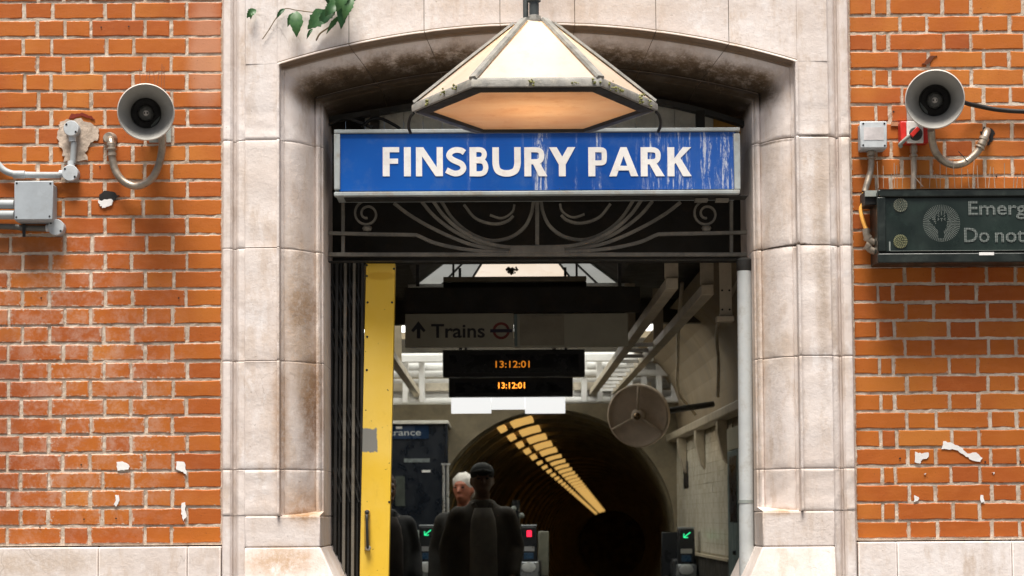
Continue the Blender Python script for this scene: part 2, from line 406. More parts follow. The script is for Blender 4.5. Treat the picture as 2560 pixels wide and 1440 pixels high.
BRICK = mat_brick(); MORTAR = mat_mortar(); STONE = mat_stone()
BLUE = mat_blue(); OPAL = mat_glass_panel(); AMBER = mat_under_glass(); SKYGLASS = mat_sky_glass(); GREYGLASS = mat_sky_glass('grey_roof_glass', .5, .38); LEAF = mat_leaf(); LED = mat_led()
YELLOW = mat_yellow(); TILE = mat_tile()
MORTARDARK = M('old_joint_mortar', (.16, .12, .085), .95, bump=.4)
WHITE_LETTER = M('white_enamel', (.86, .85, .83), .4, var=.06, bump=.05, dirt=(.55, .50, .45), damt=.3, dscale=20)
SIGNFRAME = M('sign_frame_grey', (.36, .40, .40), .5, var=.2, dirt=(.28, .22, .15), damt=.55, dscale=12)
IRON = M('painted_iron', (.17, .16, .135), .55, var=.3, dirt=(.30, .27, .21), damt=.5, dscale=18, bump=.3)
DARKIRON = M('dark_iron', (.030, .030, .028), .5, var=.4, dirt=(.07, .05, .035), damt=.4, dscale=15)
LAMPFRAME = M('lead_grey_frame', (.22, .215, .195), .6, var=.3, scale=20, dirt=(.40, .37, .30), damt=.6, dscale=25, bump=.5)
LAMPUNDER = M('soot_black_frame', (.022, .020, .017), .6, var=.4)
MOSS = M('moss', (.20, .20, .07), .95, var=.5, scale=60, bump=.6)
CONDUIT = M('galvanised_conduit', (.36, .31, .25), .42, .65, var=.25, scale=14, dirt=(.12, .09, .06), damt=.5, dscale=18)
GREYBOX = M('grey_plastic', (.36, .40, .43), .5, var=.10, scale=6, dirt=(.24, .25, .25), damt=.3, dscale=9, bump=.06)
PALEBOX = M('pale_grey_cover', (.50, .54, .56), .5, var=.12, scale=12, dirt=(.34, .35, .35), damt=.4, dscale=14, bump=.06)
HORN = M('horn_grey', (.38, .375, .35), .5, var=.12, scale=9, dirt=(.30, .28, .24), damt=.35, dscale=9, bump=.05)
HORNDARK = M('horn_dark', (.05, .05, .047), .6); PLUG = M('plug_grey', (.16, .16, .15), .4)
HORNRIM = M('horn_rim', (.60, .56, .51), .5, var=.12)
BLACK = M('black_rubber', (.012, .012, .011), .5, var=.3, bump=.05)
SCREW = M('dark_screw', (.03, .03, .03), .4, .5)
PAPER = M('white_paint_remnant', (.78, .77, .75), .8, var=.08, bump=.3)
PLASTER = M('patching_plaster', (.50, .41, .33), .95, var=.3, scale=20, bump=1.0, bscale=50, dirt=(.20, .15, .11), damt=.7, dscale=22)
SIGNBOX = M('dark_green_housing', (.010, .015, .013), .42, var=.25, dirt=(.05, .065, .055), damt=.4, dscale=8, bump=.08)
SIGNFACE = M('dark_green_face', (.011, .019, .016), .35, var=.3, scale=3, dirt=(.025, .042, .034), damt=.6, dscale=4, bump=.04)
GREYEDGE = M('worn_edge', (.26, .29, .27), .55, var=.3, dirt=(.4, .38, .33), damt=.5, dscale=16)
RED = M('red_plastic', (.58, .03, .022), .35, var=.15)
ORANGECABLE = M('orange_sheath', (.75, .36, .06), .5, var=.15)
PAINTPOST = M('pale_blue_grey_paint', (.50, .53, .53), .5, var=.10, dirt=(.28, .26, .22), damt=.6, dscale=7)
PLANKW = M('white_painted_boards', (.62, .63, .57), .7, var=.2, dirt=(.22, .20, .15), damt=.5)
PLANKY = M('ochre_boards', (.55, .30, .07), .7, var=.2, dirt=(.2, .1, .03), damt=.4)
DARKBOARD = M('black_board', (.016, .014, .010), .7, var=.4, dirt=(.05, .03, .015), damt=.4, dscale=9)
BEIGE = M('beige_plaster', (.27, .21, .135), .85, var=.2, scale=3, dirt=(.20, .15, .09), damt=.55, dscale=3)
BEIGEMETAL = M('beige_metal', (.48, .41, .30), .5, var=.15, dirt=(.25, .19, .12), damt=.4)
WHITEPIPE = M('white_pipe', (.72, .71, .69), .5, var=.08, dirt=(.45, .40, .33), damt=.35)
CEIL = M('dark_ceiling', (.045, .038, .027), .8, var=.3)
SIGNPALE = M('sign_panel_pale', (.36, .345, .27), .5, var=.10, scale=3, dirt=(.28, .26, .18), damt=.4)
INK = M('sign_ink', (.015, .015, .02), .5)
INKRED = M('sign_red', (.17, .025, .02), .5)
NAVY = M('navy_panel', (.007, .010, .016), .35, var=.1, bump=.02)
STEEL = M('brushed_steel', (.55, .56, .56), .35, .7, var=.1)
GREENDOOR = M('blue_green_door', (.13, .18, .18), .5, var=.2)
TUNNEL = M('tunnel_lining', (.55, .46, .26), .55, var=.25, scale=4, dirt=(.15, .12, .06), damt=.5, dscale=3)
TUNNELRIB = M('tunnel_rib', (.16, .13, .075), .6, var=.3)
FLOOR = M('terrazzo_floor', (.16, .14, .11), .35, var=.2, scale=30)
ASPHALT = M('paving', (.13, .12, .11), .85, var=.2, scale=20, bump=.4)
SKIN = M('skin', (.13, .07, .045), .5, var=.08, bump=.05)
LITSCREEN = emit('led_orange', (1.0, .30, .03), 1.6)
GREENARROW = emit('led_green', (.03, .75, .28), .7)
REDCROSS = emit('led_red', (1.0, .02, .06), 1.0)
TUBELIGHT = emit('tunnel_lamp', (1.0, .58, .16), .36)
GLOWWHITE = emit('white_glow', (.92, .92, .90), .55)  # added glow for the white box under the clocks

# ------------------------------------------------------------------ setting: ground, hall shell
tag(obj('pavement', box(-40, 40, -30, .46, -.3, 0), ASPHALT), kind='structure')
XL, XR, YB = -1.72, 1.56, 8.9           # hall: left wall, right wall, back wall
ZF, ZC = .27, 3.02
tag(obj('hall_floor', box(XL-.2, XR+.2, .47, YB+.3, -.29, ZF), FLOOR), kind='structure')

# ------------------------------------------------------------------ brick walls
ZTOP = 4.35
ZPL = P(275, 1364, 0).z                  # top of the stone course under the bricks
PITCHZ = .0750
brick_cache = {}
def brick_mesh(L):
    k = round(L*200)/200
    if k not in brick_cache:
        for vnt in range(3):
            h, d, c = .0325, .05, .0035
            bm = bmesh.new()
            rng = random.Random(k*1000+vnt)
            X = k/2
            j = lambda s: rng.uniform(-s, s)
            nx = max(2, int(k/.05))
            fr, md, bk = [], [], []
            ring = []
            for i in range(nx+1): ring.append((-X+2*X*i/nx, -h))
            for i in range(nx+1): ring.append((X-2*X*i/nx, h))
            for (x, z) in ring:
                dx, dz = j(.0016), j(.0023)
                fr.append(bm.verts.new((x*(1-2*c/k)+dx, -.0 + abs(j(.001)), z*(1-c/h)+dz)))
                md.append(bm.verts.new((x+dx, c, z+dz)))
                bk.append(bm.verts.new((x, d, z)))
            n = len(ring)
            half = nx+1
            for i in range(nx):
                bm.faces.new((fr[i], fr[i+1], fr[n-2-i], fr[n-1-i]))
            for i in range(n):
                bm.faces.new((fr[i], md[i], md[(i+1) % n], fr[(i+1) % n])); bm.faces.new((md[i], bk[i], bk[(i+1) % n], md[(i+1) % n]))
            bmesh.ops.recalc_face_normals(bm, faces=bm.faces)
            me = bpy.data.meshes.new('brick'); bm.to_mesh(me); bm.free(); me.materials.append(BRICK)
            brick_cache.setdefault(k, []).append(me)
    return random.choice(brick_cache[k])
holes = []       # bricks partly missing
def brick_wall(label, x0, x1, rows, xlim):
    root = empty('brick_wall', ((x0+x1)/2, 0, 0), label, 'brick wall')
    n = 0
    nrow = int((3.78-ZPL)/PITCHZ)+2
    for r in range(nrow):
        z = ZPL+.010+PITCHZ*(r+.5)-.005
        js = rows(r)
        for a, b in zip(js[:-1], js[1:]):
            a2, b2 = max(a, x0), min(b, x1)
            if b2-a2 < .02 or b2 < xlim[0] or a2 > xlim[1]: continue
            g = .0115+random.uniform(-.0015, .0025)
            me = brick_mesh(b2-a2-g)
            o = bpy.data.objects.new('brick', me)
            link(o, ((a2+b2)/2, random.uniform(-.002, .0015), z+random.uniform(-.0012, .0012)), root)
            o.rotation_euler = (random.uniform(-.01, .01), random.uniform(-.006, .006), random.uniform(-.006, .006)); n += 1
    # mortar: a gently lumpy sheet 6 mm behind the brick faces
    V, F = [], []; nx, nz = int((x1-x0)/.02), int((ZTOP-ZPL)/.02)
    for i in range(nz+1):
        for k in range(nx+1):
            V.append((x0+(x1-x0)*k/nx, .0042+random.uniform(-.0018, .0018), ZPL+(ZTOP-ZPL)*i/nz))
    F = [(i*(nx+1)+k, i*(nx+1)+k+1, (i+1)*(nx+1)+k+1, (i+1)*(nx+1)+k) for i in range(nz) for k in range(nx)]
    obj('mortar', (V, F), MORTAR, root)
    obj('wall_core', box(x0, x1, .055, .46, 0, ZTOP), MORTAR, root)
    return root
XB_L = P(556, 720, 0).x; XB_R = P(2131, 720, 0).x
px = lambda v, y=720: P(v, y, 0).x
# joint columns read off the photograph
LA = [px(v) for v in (-560, -424, -356, -220, -152, -14, 56, 125, 261, 330, 467)]+[XB_L+.004]
LB1 = [px(v) for v in (-490, -320, -252, -116, -46, 91, 157, 224, 360, 427)]+[XB_L+.004]
LB2 = [px(v) for v in (-490, -320, -252, -116, -46, 22, 161, 228, 365, 432)]+[XB_L+.004]
RA = [XB_R-.004]+[px(v) for v in (2262, 2332, 2468, 2537, 2674, 2742, 2880, 2948, 3084)]
RB = [XB_R-.004]+[px(v) for v in (2196, 2233, 2371, 2440, 2576, 2644, 2780, 2850, 2986, 3060)]
def jit(js, lo, hi):
    return [js[0]]+[v+random.uniform(-.004, .004) for v in js[1:-1]]+[js[-1]]
def rowsL(r):
    if r % 2 == 1: return jit(LA, 0, 0)
    return jit(LB2 if r < 18 else LB1, 0, 0)
def rowsR(r): return jit(RA if r % 2 == 0 else RB, 0, 0)
wallL = brick_wall('orange red brick wall carrying the grey conduit boxes and a horn loudspeaker', px(-600), XB_L, rowsL, (px(-330), 9))
wallR = brick_wall('orange red brick wall carrying the dark emergency sign', XB_R, px(3100), rowsR, (-9, px(2880)))

# white paint remnants, plaster patch and hole on the bricks
def scrap(pts, parent, name='paint_remnant', mat=PAPER, Y=-.0045, th=.003, rag=.0022):
    q = []
    for i in range(len(pts)):
        a, b = pts[i], pts[(i+1) % len(pts)]
        for k in range(4):
            t = k/4; p = P(a[0]+(b[0]-a[0])*t, a[1]+(b[1]-a[1])*t, Y)
            q.append((p.x+random.uniform(-rag, rag), p.z+random.uniform(-rag, rag)))
    return obj(name, prism(q, Y, Y+th), mat, parent)
for pts in ([(292, 1155), (306, 1153), (324, 1162), (322, 1172), (305, 1176), (293, 1178)],
            [(440, 1153), (461, 1154), (465, 1173), (467, 1190), (458, 1180), (441, 1173)],
            [(288, 1237), (296, 1238), (298, 1252), (291, 1266), (285, 1262), (290, 1250)],
            [(453, 1257), (464, 1256), (463, 1275), (467, 1290), (458, 1302), (454, 1285)]):
    scrap(pts, wallL)
for pts in ([(2288, 1130), (2305, 1133), (2322, 1131), (2320, 1145), (2303, 1150), (2300, 1160), (2286, 1155)],
            [(2360, 1103), (2378, 1107), (2400, 1116), (2420, 1134), (2440, 1130), (2456, 1145), (2450, 1156), (2428, 1150), (2412, 1138), (2390, 1124), (2354, 1122)],
            [(2287, 1238), (2298, 1244), (2294, 1252), (2285, 1256)], [(2452, 1236), (2459, 1238), (2461, 1256), (2452, 1256)],
            [(2310, 1184), (2315, 1184), (2314, 1188)], [(2481, 1181), (2487, 1181), (2485, 1187)]):
    scrap(pts, wallR)
scrap([(150, 305), (190, 296), (228, 305), (249, 325), (243, 345), (229, 358), (213, 380), (219, 400), (190, 404), (160, 402), (155, 370), (142, 345), (148, 322)], wallL, 'plaster_patch', PLASTER, -.005, .006, .006)
scrap([(247, 488), (262, 474), (282, 480), (297, 490), (284, 503), (265, 506), (250, 500)], wallL, 'drilled_hole', BLACK, -.0052, .006, .004)
scrap([(245, 503), (262, 497), (283, 500), (280, 511), (263, 521), (250, 516)], wallL, 'plaster_plug', PAPER, -.0075, .006, .004)
for (x, y) in ((253, 68), (322, 66), (205, 360), (250, 417), (355, 365), (103, 745), (447, 745), (203, 1162), (290, 1296), (210, 1298), (100, 1318)):
    p = P(x, y, -.0024); obj('nail_hole', lathe([(.0035, 0), (.0035, .0006)], p, n=8), BLACK, wallL)
for (x, y) in ((2234, 279), (2463, 1155), (2551, 1155), (2250, 1146), (2491, 441), (2467, 76)):
    p = P(x, y, -.0024); obj('nail_hole', lathe([(.004, 0), (.004, .0006)], p, n=8), BLACK, wallR)
# small dark nest of rust above the horn on the right-hand wall
# ------------------------------------------------------------------ stone plinth courses
def plinth(label, x0, x1, joints):
    root = empty('stone_plinth', ((x0+x1)/2, 0, 0), label, 'stone plinth')
    xs = [x0]+joints+[x1]
    for a, b in zip(xs[:-1], xs[1:]):
        obj('stone_block', box(a+.0015, b-.0015, -.028+random.uniform(-.002, .002), .05, .78, ZPL-.006), STONE, root, bevel=.005)
    xs2 = [x0]+[v+.3 for v in joints]+[x1]
    for a, b in zip(xs2[:-1], xs2[1:]):
        obj('stone_block', box(a+.0015, b-.0015, -.03+random.uniform(-.002, .002), .05, 0, .777), STONE, root, bevel=.005)
    return root
plinth('pale stone plinth under the brick wall with grey conduit boxes', px(-600), XB_L, [px(-420), px(-120), px(252), px(472)])
plinth('pale stone plinth under the brick wall with the emergency sign', XB_R, px(3100), [px(2228), px(2512), px(2800)])

# ------------------------------------------------------------------ stone doorway
door = empty('stone_doorway', (0, 0, 0), 'weathered pale stone doorway surround with a shallow moulded arch', 'doorway')
OUT_L = [(556, .05), (556, -.034), (559, -.046), (566, -.051), (575, -.049), (581, -.038), (584, -.012), (590, -.010), (592, -.030), (597, -.043), (609, -.046), (612, -.050), (613, -.058)]
OUT_R = [(2131, .05), (2131, -.034), (2128, -.046), (2120, -.051), (2109, -.049), (2103, -.038), (2100, -.012), (2096, -.010), (2094, -.030), (2088, -.043), (2083, -.046), (2080, -.050), (2077, -.058)]
# moulding: (fraction o of the way from the outer arris to the inner edge, y)
MOULD = [(0, -.062), (.004, -.080), (.05, -.083), (.065, -.080), (.07, -.036), (.125, -.033), (.145, -.028)]
for k in range(9):
    t = k/8; MOULD.append((.16+.64*t, -.030+.123*(t**1.7)))
MOULD += [(.81, .088), (.83, .080), (.88, .079), (.92, .085), (.95, .102), (.985, .106), (1.0, .118), (1.0, .50)]
FLATY = -.060
LxF, RxF = P(693, 720, -.062).x, P(2008, 720, -.062).x
# inner edge of the moulding (photo: 808 / 1884 at mid height)
LxI, RxI = P(810, 720, .11).x, P(1884, 720, .11).x
LxF = aL.x; RxF = aR.x+.004
zLF, zRF = aL.z, aR.z
zLI, zRI = P(806, 262, .10).z, P(1886, 252, .10).z
def arch_pt(t, o):
    """t 0..1 along the arch, o 0..1 across the moulding"""
    def arc(xa, za, xb, zb, rise):
        x = xa+(xb-xa)*t; s = 4*t*(1-t)
        # circular segment approximated through its sagitta
        c = math.hypot(xb-xa, zb-za); r = (c*c/4+rise*rise)/(2*rise)
        u = (t-.5)*c; return x, za+(zb-za)*t+math.sqrt(r*r-u*u)-(r-rise)
    x0, z0 = arc(LxF, zLF, RxF, zRF, RISE_F); x1, z1 = arc(LxI, zLI, RxI, zRI, RISE_I)
    return x0+(x1-x0)*o, z0+(z1-z0)*o
RISE_F = aT.z-(zLF+zRF)/2; RISE_I = RISE_F*.74
zstopL, zstopR = P(700, 1290, 0).z, P(1950, 1278, 0).z
zbaseL, zbaseR = P(700, 1368, 0).z, P(1950, 1366, 0).z
def pillar(side):
    OUT = OUT_L if side < 0 else OUT_R
    xF, xI = (LxF, LxI) if side < 0 else (RxF, RxI)
    zF, zI = (zLF, zLI) if side < 0 else (zRF, zRI)
    zs, zb = (zstopL, zstopR)[side > 0], (zbaseL, zbaseR)[side > 0]
    jy = (1175, 905, 625, 357) if side < 0 else (1172, 893, 617, 347)
    zj = [P(650 if side < 0 else 2000, y, 0).z for y in jy]
    outp = [(P(q, 720, y).x, y) for q, y in OUT]
    prof = outp+[(xF+(xI-xF)*o, y) for o, y in MOULD]
    no = len(outp)
    # rows of (z, inset) with the mitre at the top
    cuts = [zs]+zj+[None]
    for bi, (za, zbk) in enumerate(zip(cuts[:-1], cuts[1:])):
        rows = []
        def row(z, ins, mitre=False):
            r = []
            for i, (x, y) in enumerate(prof):
                if i >= no and mitre:
                    o = MOULD[i-no][0]; zz = zF+(zI-zF)*o
                else: zz = z
                if mitre and i < no: zz = zF
                wob = 0 if mitre or ins else .0012*math.sin(z*37+i*.6)+.0008*math.sin(z*91+i)
                r.append((x+(ins if side < 0 else -ins)*0, y+ins+wob, zz))
            return r
        top = zbk if zbk is not None else zI
        g = .0006
        jd = .012 if (side > 0 and bi in (3, 4)) else .003
        rows.append(row(za+g, jd)); rows.append(row(za+g+.003, jd*.2)); rows.append(row(za+g+.008, 0))
        n = 12
        for k in range(1, n): rows.append(row(za+(top-za)*k/n, 0))
        if zbk is not None:
            jd = .012 if (side > 0 and bi in (2, 3)) else .003
            rows.append(row(zbk-g-.008, 0)); rows.append(row(zbk-g-.003, jd*.2)); rows.append(row(zbk-g, jd))
        else:
            rows = rows[:-1]; rows.append(row(0, 0, True))
        V = [p for r in rows for p in r]; m_ = len(prof)
        F = [(a*m_+i, a*m_+i+1, (a+1)*m_+i+1, (a+1)*m_+i) for a in range(len(rows)-1) for i in range(m_-1)]
        obj('stone_block', (V, F), STONE, door, smooth=True, angle=32)
    # outer bead above the springing, running out of the picture
    V, F = [], []; zz = [zF]+[zF+(ZTOP-zF)*k/10 for k in range(1, 11)]
    flat = [(P(677 if side < 0 else 2030, 720, FLATY).x, FLATY)]
    pr = outp
    for z in zz: V += [(x, y, z) for x, y in pr]
    F = [(a*len(pr)+i, a*len(pr)+i+1, (a+1)*len(pr)+i+1, (a+1)*len(pr)+i) for a in range(len(zz)-1) for i in range(len(pr)-1)]
    obj('stone_block', (V, F), STONE, door, smooth=True, angle=32)
    # square stop block, then the flaring base
    xo = outp[-1][0]; s = -side
    def slab(z0, z1, xin0, xin1, y0, y1, nm='stone_block'):
        v = [(xo, y0, z0), (xin0, y0, z0), (xin0, .5, z0), (xo, .5, z0), (xo, y1, z1), (xin1, y1, z1), (xin1, .5, z1), (xo, .5, z1)]
        f = [(0, 1, 2, 3), (4, 7, 6, 5), (0, 4, 5, 1), (1, 5, 6, 2), (2, 6, 7, 3), (3, 7, 4, 0)]
        obj(nm, (v, f), STONE, door, bevel=.006, seg=3)
    slab(zb+.0008, zs-.001, xI, xI, -.064, -.064)
    # weathered slope of the stop
    xm = xF+(xI-xF)*.10; lo_, hi_ = min(xm, xI-s*.0), max(xm, xI)
    v = [(x, y, z) for x in (lo_+.001, hi_-.001) for y, z in ((-.060, zs-.0005), (.115, zs-.0005), (.115, zs+.020), (-.056, zs+.002))]
    obj('stop_chamfer', (v, [(0, 1, 2, 3), (7, 6, 5, 4), (0, 4, 5, 1), (1, 5, 6, 2), (2, 6, 7, 3), (3, 7, 4, 0)]), STONE, door)
    flare = .048
    slab(zb-.15, zb-.0004, xI+s*flare*1.5, xI, -.10, -.066)
    slab(.02, zb-.153, xI+s*flare*1.5, xI+s*flare*1.5, -.10, -.10)
    zl = [.02, .7, zs-.0]
    V = []
    for z in zl: V += [(x, y, z) for x, y in outp]
    obj('stone_block', (V, [(a*no+i, a*no+i+1, (a+1)*no+i+1, (a+1)*no+i) for a in range(2) for i in range(no-1)]), STONE, door, smooth=True, angle=32)
pillar(-1); pillar(1)
# voussoirs: lintel face and arch moulding, cut by vertical joints
xa, xb = OUT_L[-1], OUT_R[-1]
XOL, XOR = P(xa[0], 720, xa[1]).x, P(xb[0], 720, xb[1]).x
tj = [0]+[(P(q, 60, -.06).x-LxF)/(RxF-LxF) for q in (872, 1060, 1250, 1437, 1640, 1822)]+[1]
for ta, tb in zip(tj[:-1], tj[1:]):
    g = .0011/(RxF-LxF)*1.2
    t0, t1 = ta+(g if ta > 0 else 0), tb-(g if tb < 1 else 0)
    n = 10; cols = []
    for k in range(n+1):
        t = t0+(t1-t0)*k/n
        edge = .004 if (k in (0, n) and 0 < t < 1) else 0
        col = []
        for o, y in reversed(MOULD):
            x, z = arch_pt(t, o); col.append((x, y+edge, z))
        x, z = arch_pt(t, 0)
        for j in range(1, 7): col.append((x, -.060+edge+.001*math.sin(x*9+j), z+(ZTOP-z)*(j/6)**1.5 if j < 6 else ZTOP))
        cols.append(col)
    m_ = len(cols[0]); V = [p for c in cols for p in c]
    F = [(a*m_+i, (a+1)*m_+i, (a+1)*m_+i+1, a*m_+i+1) for a in range(n) for i in range(m_-1)]
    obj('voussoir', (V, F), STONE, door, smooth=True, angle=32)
cols = []
for k in range(41):      # mortar bed filling the joints behind the voussoirs
    t = k/40; col = []
    for o, y in reversed(MOULD):
        x, z = arch_pt(t, o); col.append((x, min(y+.009, .486), z+.007))
    x, z = arch_pt(t, 0); col += [(x, -.050, z+.007), (x, -.050, ZTOP)]; cols.append(col)
m_ = len(cols[0]); V = [p for c in cols for p in c]
obj('joint_mortar', (V, [(a*m_+i, (a+1)*m_+i, (a+1)*m_+i+1, a*m_+i+1) for a in range(40) for i in range(m_-1)]), MORTARDARK, door)
for xo, t in ((XOL, 0), (XOR, 1)):      # the plain strips between bead and arch corner
    x, z = arch_pt(t, 0); a, b = min(xo, x), max(xo, x)
    obj('stone_block', box(a+.0008, b-.0008, -.0605, .05, z+.001, ZTOP), STONE, door)
obj('wall_core', box(P(556, 500).x, P(2131, 500).x, .135, .487, arch_pt(.5, 1)[1]+.01, ZTOP), MORTAR, door)
for a, b in ((P(556, 720).x, LxI-.012), (RxI+.012, P(2131, 720).x)):
    obj('wall_core', box(a+.002, b, .125, .488, .02, arch_pt(.5, 1)[1]+.008), MORTAR, door)

# ------------------------------------------------------------------ station name sign
YS = .045
sgn = empty('station_sign', P(1342, 490, YS), 'blue enamel station name sign with white FINSBURY PARK lettering', 'sign')
obj('sign_case', pbox(838, 1847, 321, 488, YS+.035, YS+.22), SIGNFRAME, sgn)
obj('sign_face', pbox(848, 1838, 330, 478, YS+.012, YS+.03), BLUE, sgn)
for nm, r in (('frame_rail', (835, 1850, 318, 333)), ('frame_rail', (835, 1850, 474, 490))):
    obj(nm, pbox(*r, YS, YS+.034), SIGNFRAME, sgn, bevel=.003)
for nm, r in (('frame_stile', (835, 850, 333.5, 473.5)), ('frame_stile', (1836, 1850, 333.5, 473.5))):
    obj(nm, pbox(*r, YS+.002, YS+.034), SIGNFRAME, sgn, bevel=.003)
def letter(ch, px0, px1, py0=368, py1=441):
    Yl = YS+.012; a = P(px0, py1, Yl); b = P(px1, py0, Yl); hgt = b.z-a.z; w = (px1-px0)/(py1-py0)
    parts = []
    def poly(*p): parts.append([(x, z) for x, z in p])
    def rect(x0, z0, x1, z1): poly((x0, z0), (x1, z0), (x1, z1), (x0, z1))
    def stroke(pts, th):
        q = smoothpath([Vector((x, 0, z)) for x, z in pts], 5); L, Rr = [], []
        for i, p in enumerate(q):
            t = (q[min(i+1, len(q)-1)]-q[max(i-1, 0)]).normalized(); nrm = Vector((-t.z, 0, t.x))
            L.append((p.x+nrm.x*th/2, p.z+nrm.z*th/2)); Rr.append((p.x-nrm.x*th/2, p.z-nrm.z*th/2))
        parts.append(('s', L, Rr))
    S = .235; T = .175
    if ch == 'F': rect(0, 0, S, 1); rect(S, 1-T, w, 1); rect(S, .43, w*.93, .43+T)
    if ch == 'I': rect(0, 0, w, 1)
    if ch == 'N': rect(0, 0, .21, 1); rect(w-.21, 0, w, 1); poly((.0, 1), (.25, 1), (w, 0), (w-.25, 0))
    if ch == 'S': stroke([(w-.07, .815), (w*.75, .885), (w*.5, .905), (.2, .85), (.12, .72), (.2, .6), (w*.5, .515), (w-.17, .42), (w-.105, .27), (w-.2, .14), (w*.48, .095), (.2, .13), (.03, .215)], .195)
    if ch == 'B':
        rect(0, 0, S, 1); stroke([(.15, .915), (.34, .915), (.46, .87), (.505, .745), (.45, .62), (.34, .58), (.15, .58)], .17)
        stroke([(.15, .53), (.37, .53), (.50, .47), (.55, .30), (.50, .145), (.37, .087), (.15, .087)], .175)
    if ch == 'U': stroke([(.115, 1), (.115, .66), (.12, .40), (.19, .20), (w*.36, .115), (w*.5, .10), (w*.64, .115), (w-.19, .20), (w-.12, .40), (w-.115, .66), (w-.115, 1)], .222)
    if ch in 'RP':
        rect(0, 0, S, 1); lo = .50 if ch == 'R' else .46; rx = .60 if ch == 'R' else w-.10
        stroke([(.15, .913), (.36, .913), (.50, .89), (rx-.02, .80), (rx-.02, lo+.12), (.50, lo+.02), (.36, lo), (.15, lo)], .175)
        if ch == 'R': poly((.27, .47), (.52, .47), (w, 0), (w-.29, 0))
    if ch == 'Y': rect(w/2-.117, 0, w/2+.117, .48); poly((0, 1), (.26, 1), (w/2+.117, .47), (w/2-.117, .40)); poly((w, 1), (w-.26, 1), (w/2-.117, .47), (w/2+.117, .40))
    if ch == 'A': poly((0, 0), (.25, 0), (w/2+.105, 1), (w/2-.105, 1)); poly((w, 0), (w-.25, 0), (w/2-.105, 1), (w/2+.105, 1)); rect(.22, .20, w-.22, .36)
    if ch == 'K': rect(0, 0, S, 1); poly((.18, .36), (.18, .55), (.52, 1), (.81, 1)); poly((.26, .50), (.42, .66), (w, 0), (w-.29, 0))
    vfs = []
    for i, p in enumerate(parts):
        y0 = Yl-.0022-.00025*i
        cv = lambda q: (a.x+q[0]*hgt*(b.x-a.x)/(w*hgt), a.z+q[1]*hgt)
        if p[0] == 's':
            L, Rr = p[1], p[2]
            v = [(*cv(q)[:1], y0, cv(q)[1]) for q in L]+[(*cv(q)[:1], y0, cv(q)[1]) for q in Rr]; n = len(L)
            v += [(x, Yl+.001, z) for x, _, z in v]
            f = [(k, k+1, n+k+1, n+k) for k in range(n-1)]
            f += [(k, k+1, 2*n+k+1, 2*n+k) for k in range(n-1)]+[(n+k, n+k+1, 3*n+k+1, 3*n+k) for k in range(n-1)]
            f += [(0, n, 3*n, 2*n), (n-1, 2*n-1, 4*n-1, 3*n-1)]
            vfs.append((v, f))
        else: vfs.append(prism([cv(q) for q in p], y0, Yl+.001))
    obj('letter', join(*vfs), WHITE_LETTER, sgn)
for ch, a, b in (('F', 957, 998), ('I', 1010, 1027), ('N', 1040, 1107), ('S', 1114, 1166), ('B', 1174, 1222), ('U', 1231, 1302), ('R', 1311, 1368), ('Y', 1373, 1438),
                 ('P', 1471, 1519), ('A', 1523, 1595), ('R', 1602, 1661), ('K', 1669, 1728)):
    letter(ch, a, b)
for xx in (1738, 1790): obj('hanger_lug', pbox(xx, xx+32, 495, 503, YS+.08, YS+.12), IRON, sgn)
obj('hanger_bar', pbox(860, 1870, 489.5, 494, YS+.06, YS+.16), DARKIRON, sgn)

# ------------------------------------------------------------------ wrought iron transom
YG = .30
gr = empty('iron_transom', P(1343, 645, YG), 'wrought iron transom grille with scrolls and fanned bars below the blue sign', 'grille')
def bar(pts, name='bar', w=.014, d=.02, k=6, Y=YG, mat=IRON):
    q = [P(x, y, Y) for x, y in pts]
    return obj(name, tube(smoothpath(q, k) if len(q) > 2 else q, 0, flat=(w, d)), mat, gr, smooth=False)
obj('bottom_rail', tube([P(818, 637, YG), P(1880, 637, YG)], 0, flat=(.017, .03)), IRON, gr, bevel=.002)
obj('door_head', pbox(812, 1886, 646, 653, YG-.01, YG+.05), DARKIRON, gr)
MX = 1343
def both(pts, **kw):
    o = kw.pop('dy', 0); bar([(x, y) for x, y in pts], Y=YG+o, **kw); bar([(2*MX-x, y-2) for x, y in pts], Y=YG+o, **kw)
both([(818, 583), (858, 584), (950, 586), (1030, 587.5), (1046, 590), (1085, 607), (1140, 620), (1200, 628), (1270, 632), (1343, 633)], name='rail_sweep', dy=-.003)
both([(985, 508), (1020, 535), (1070, 565), (1130, 594), (1185, 614), (1250, 626), (1343, 629)], dy=.004)
both([(1055, 505), (1085, 540), (1130, 575), (1180, 601), (1240, 618), (1343, 623)], dy=.009)
both([(1083, 503), (1110, 540), (1150, 575), (1200, 602), (1260, 617), (1343, 620)], dy=-.009)
both([(1103, 503), (1130, 545), (1165, 577), (1205, 597), (1240, 602), (1280, 592), (1312, 567), (1328, 535), (1334, 503)], name='scroll', dy=.013)
both([(1160, 512), (1185, 543), (1215, 557), (1245, 560), (1270, 552), (1283, 540)], name='scroll', w=.011)
both([(1225, 538), (1250, 546), (1268, 541), (1282, 528), (1286, 512)], name='scroll', w=.009)
both([(858, 500), (858, 636)], name='upright', dy=.012)
bar([(1343, 500), (1343, 560), (1343, 622)], name='upright', w=.016)
obj('centre_plate', pbox(1275, 1412, 612, 633, YG-.02, YG-.005), IRON, gr, bevel=.004)
for cx in (918, 1766):
    q = [P(cx+(34-24*t)*math.cos(1.6+t*9.5), 535-(34-24*t)*math.sin(1.6+t*9.5), YG) for t in [k/40 for k in range(41)]]
    obj('ring_scroll', tube(q, 0, flat=(.009, .016)), IRON, gr)
    obj('collar_knob', lathe([(.004, -.014), (.017, -.010), (.022, 0), (.017, .010), (.004, .014)], P(cx, 571, YG), ax=(0, 0, 1), n=16), IRON, gr, smooth=True)
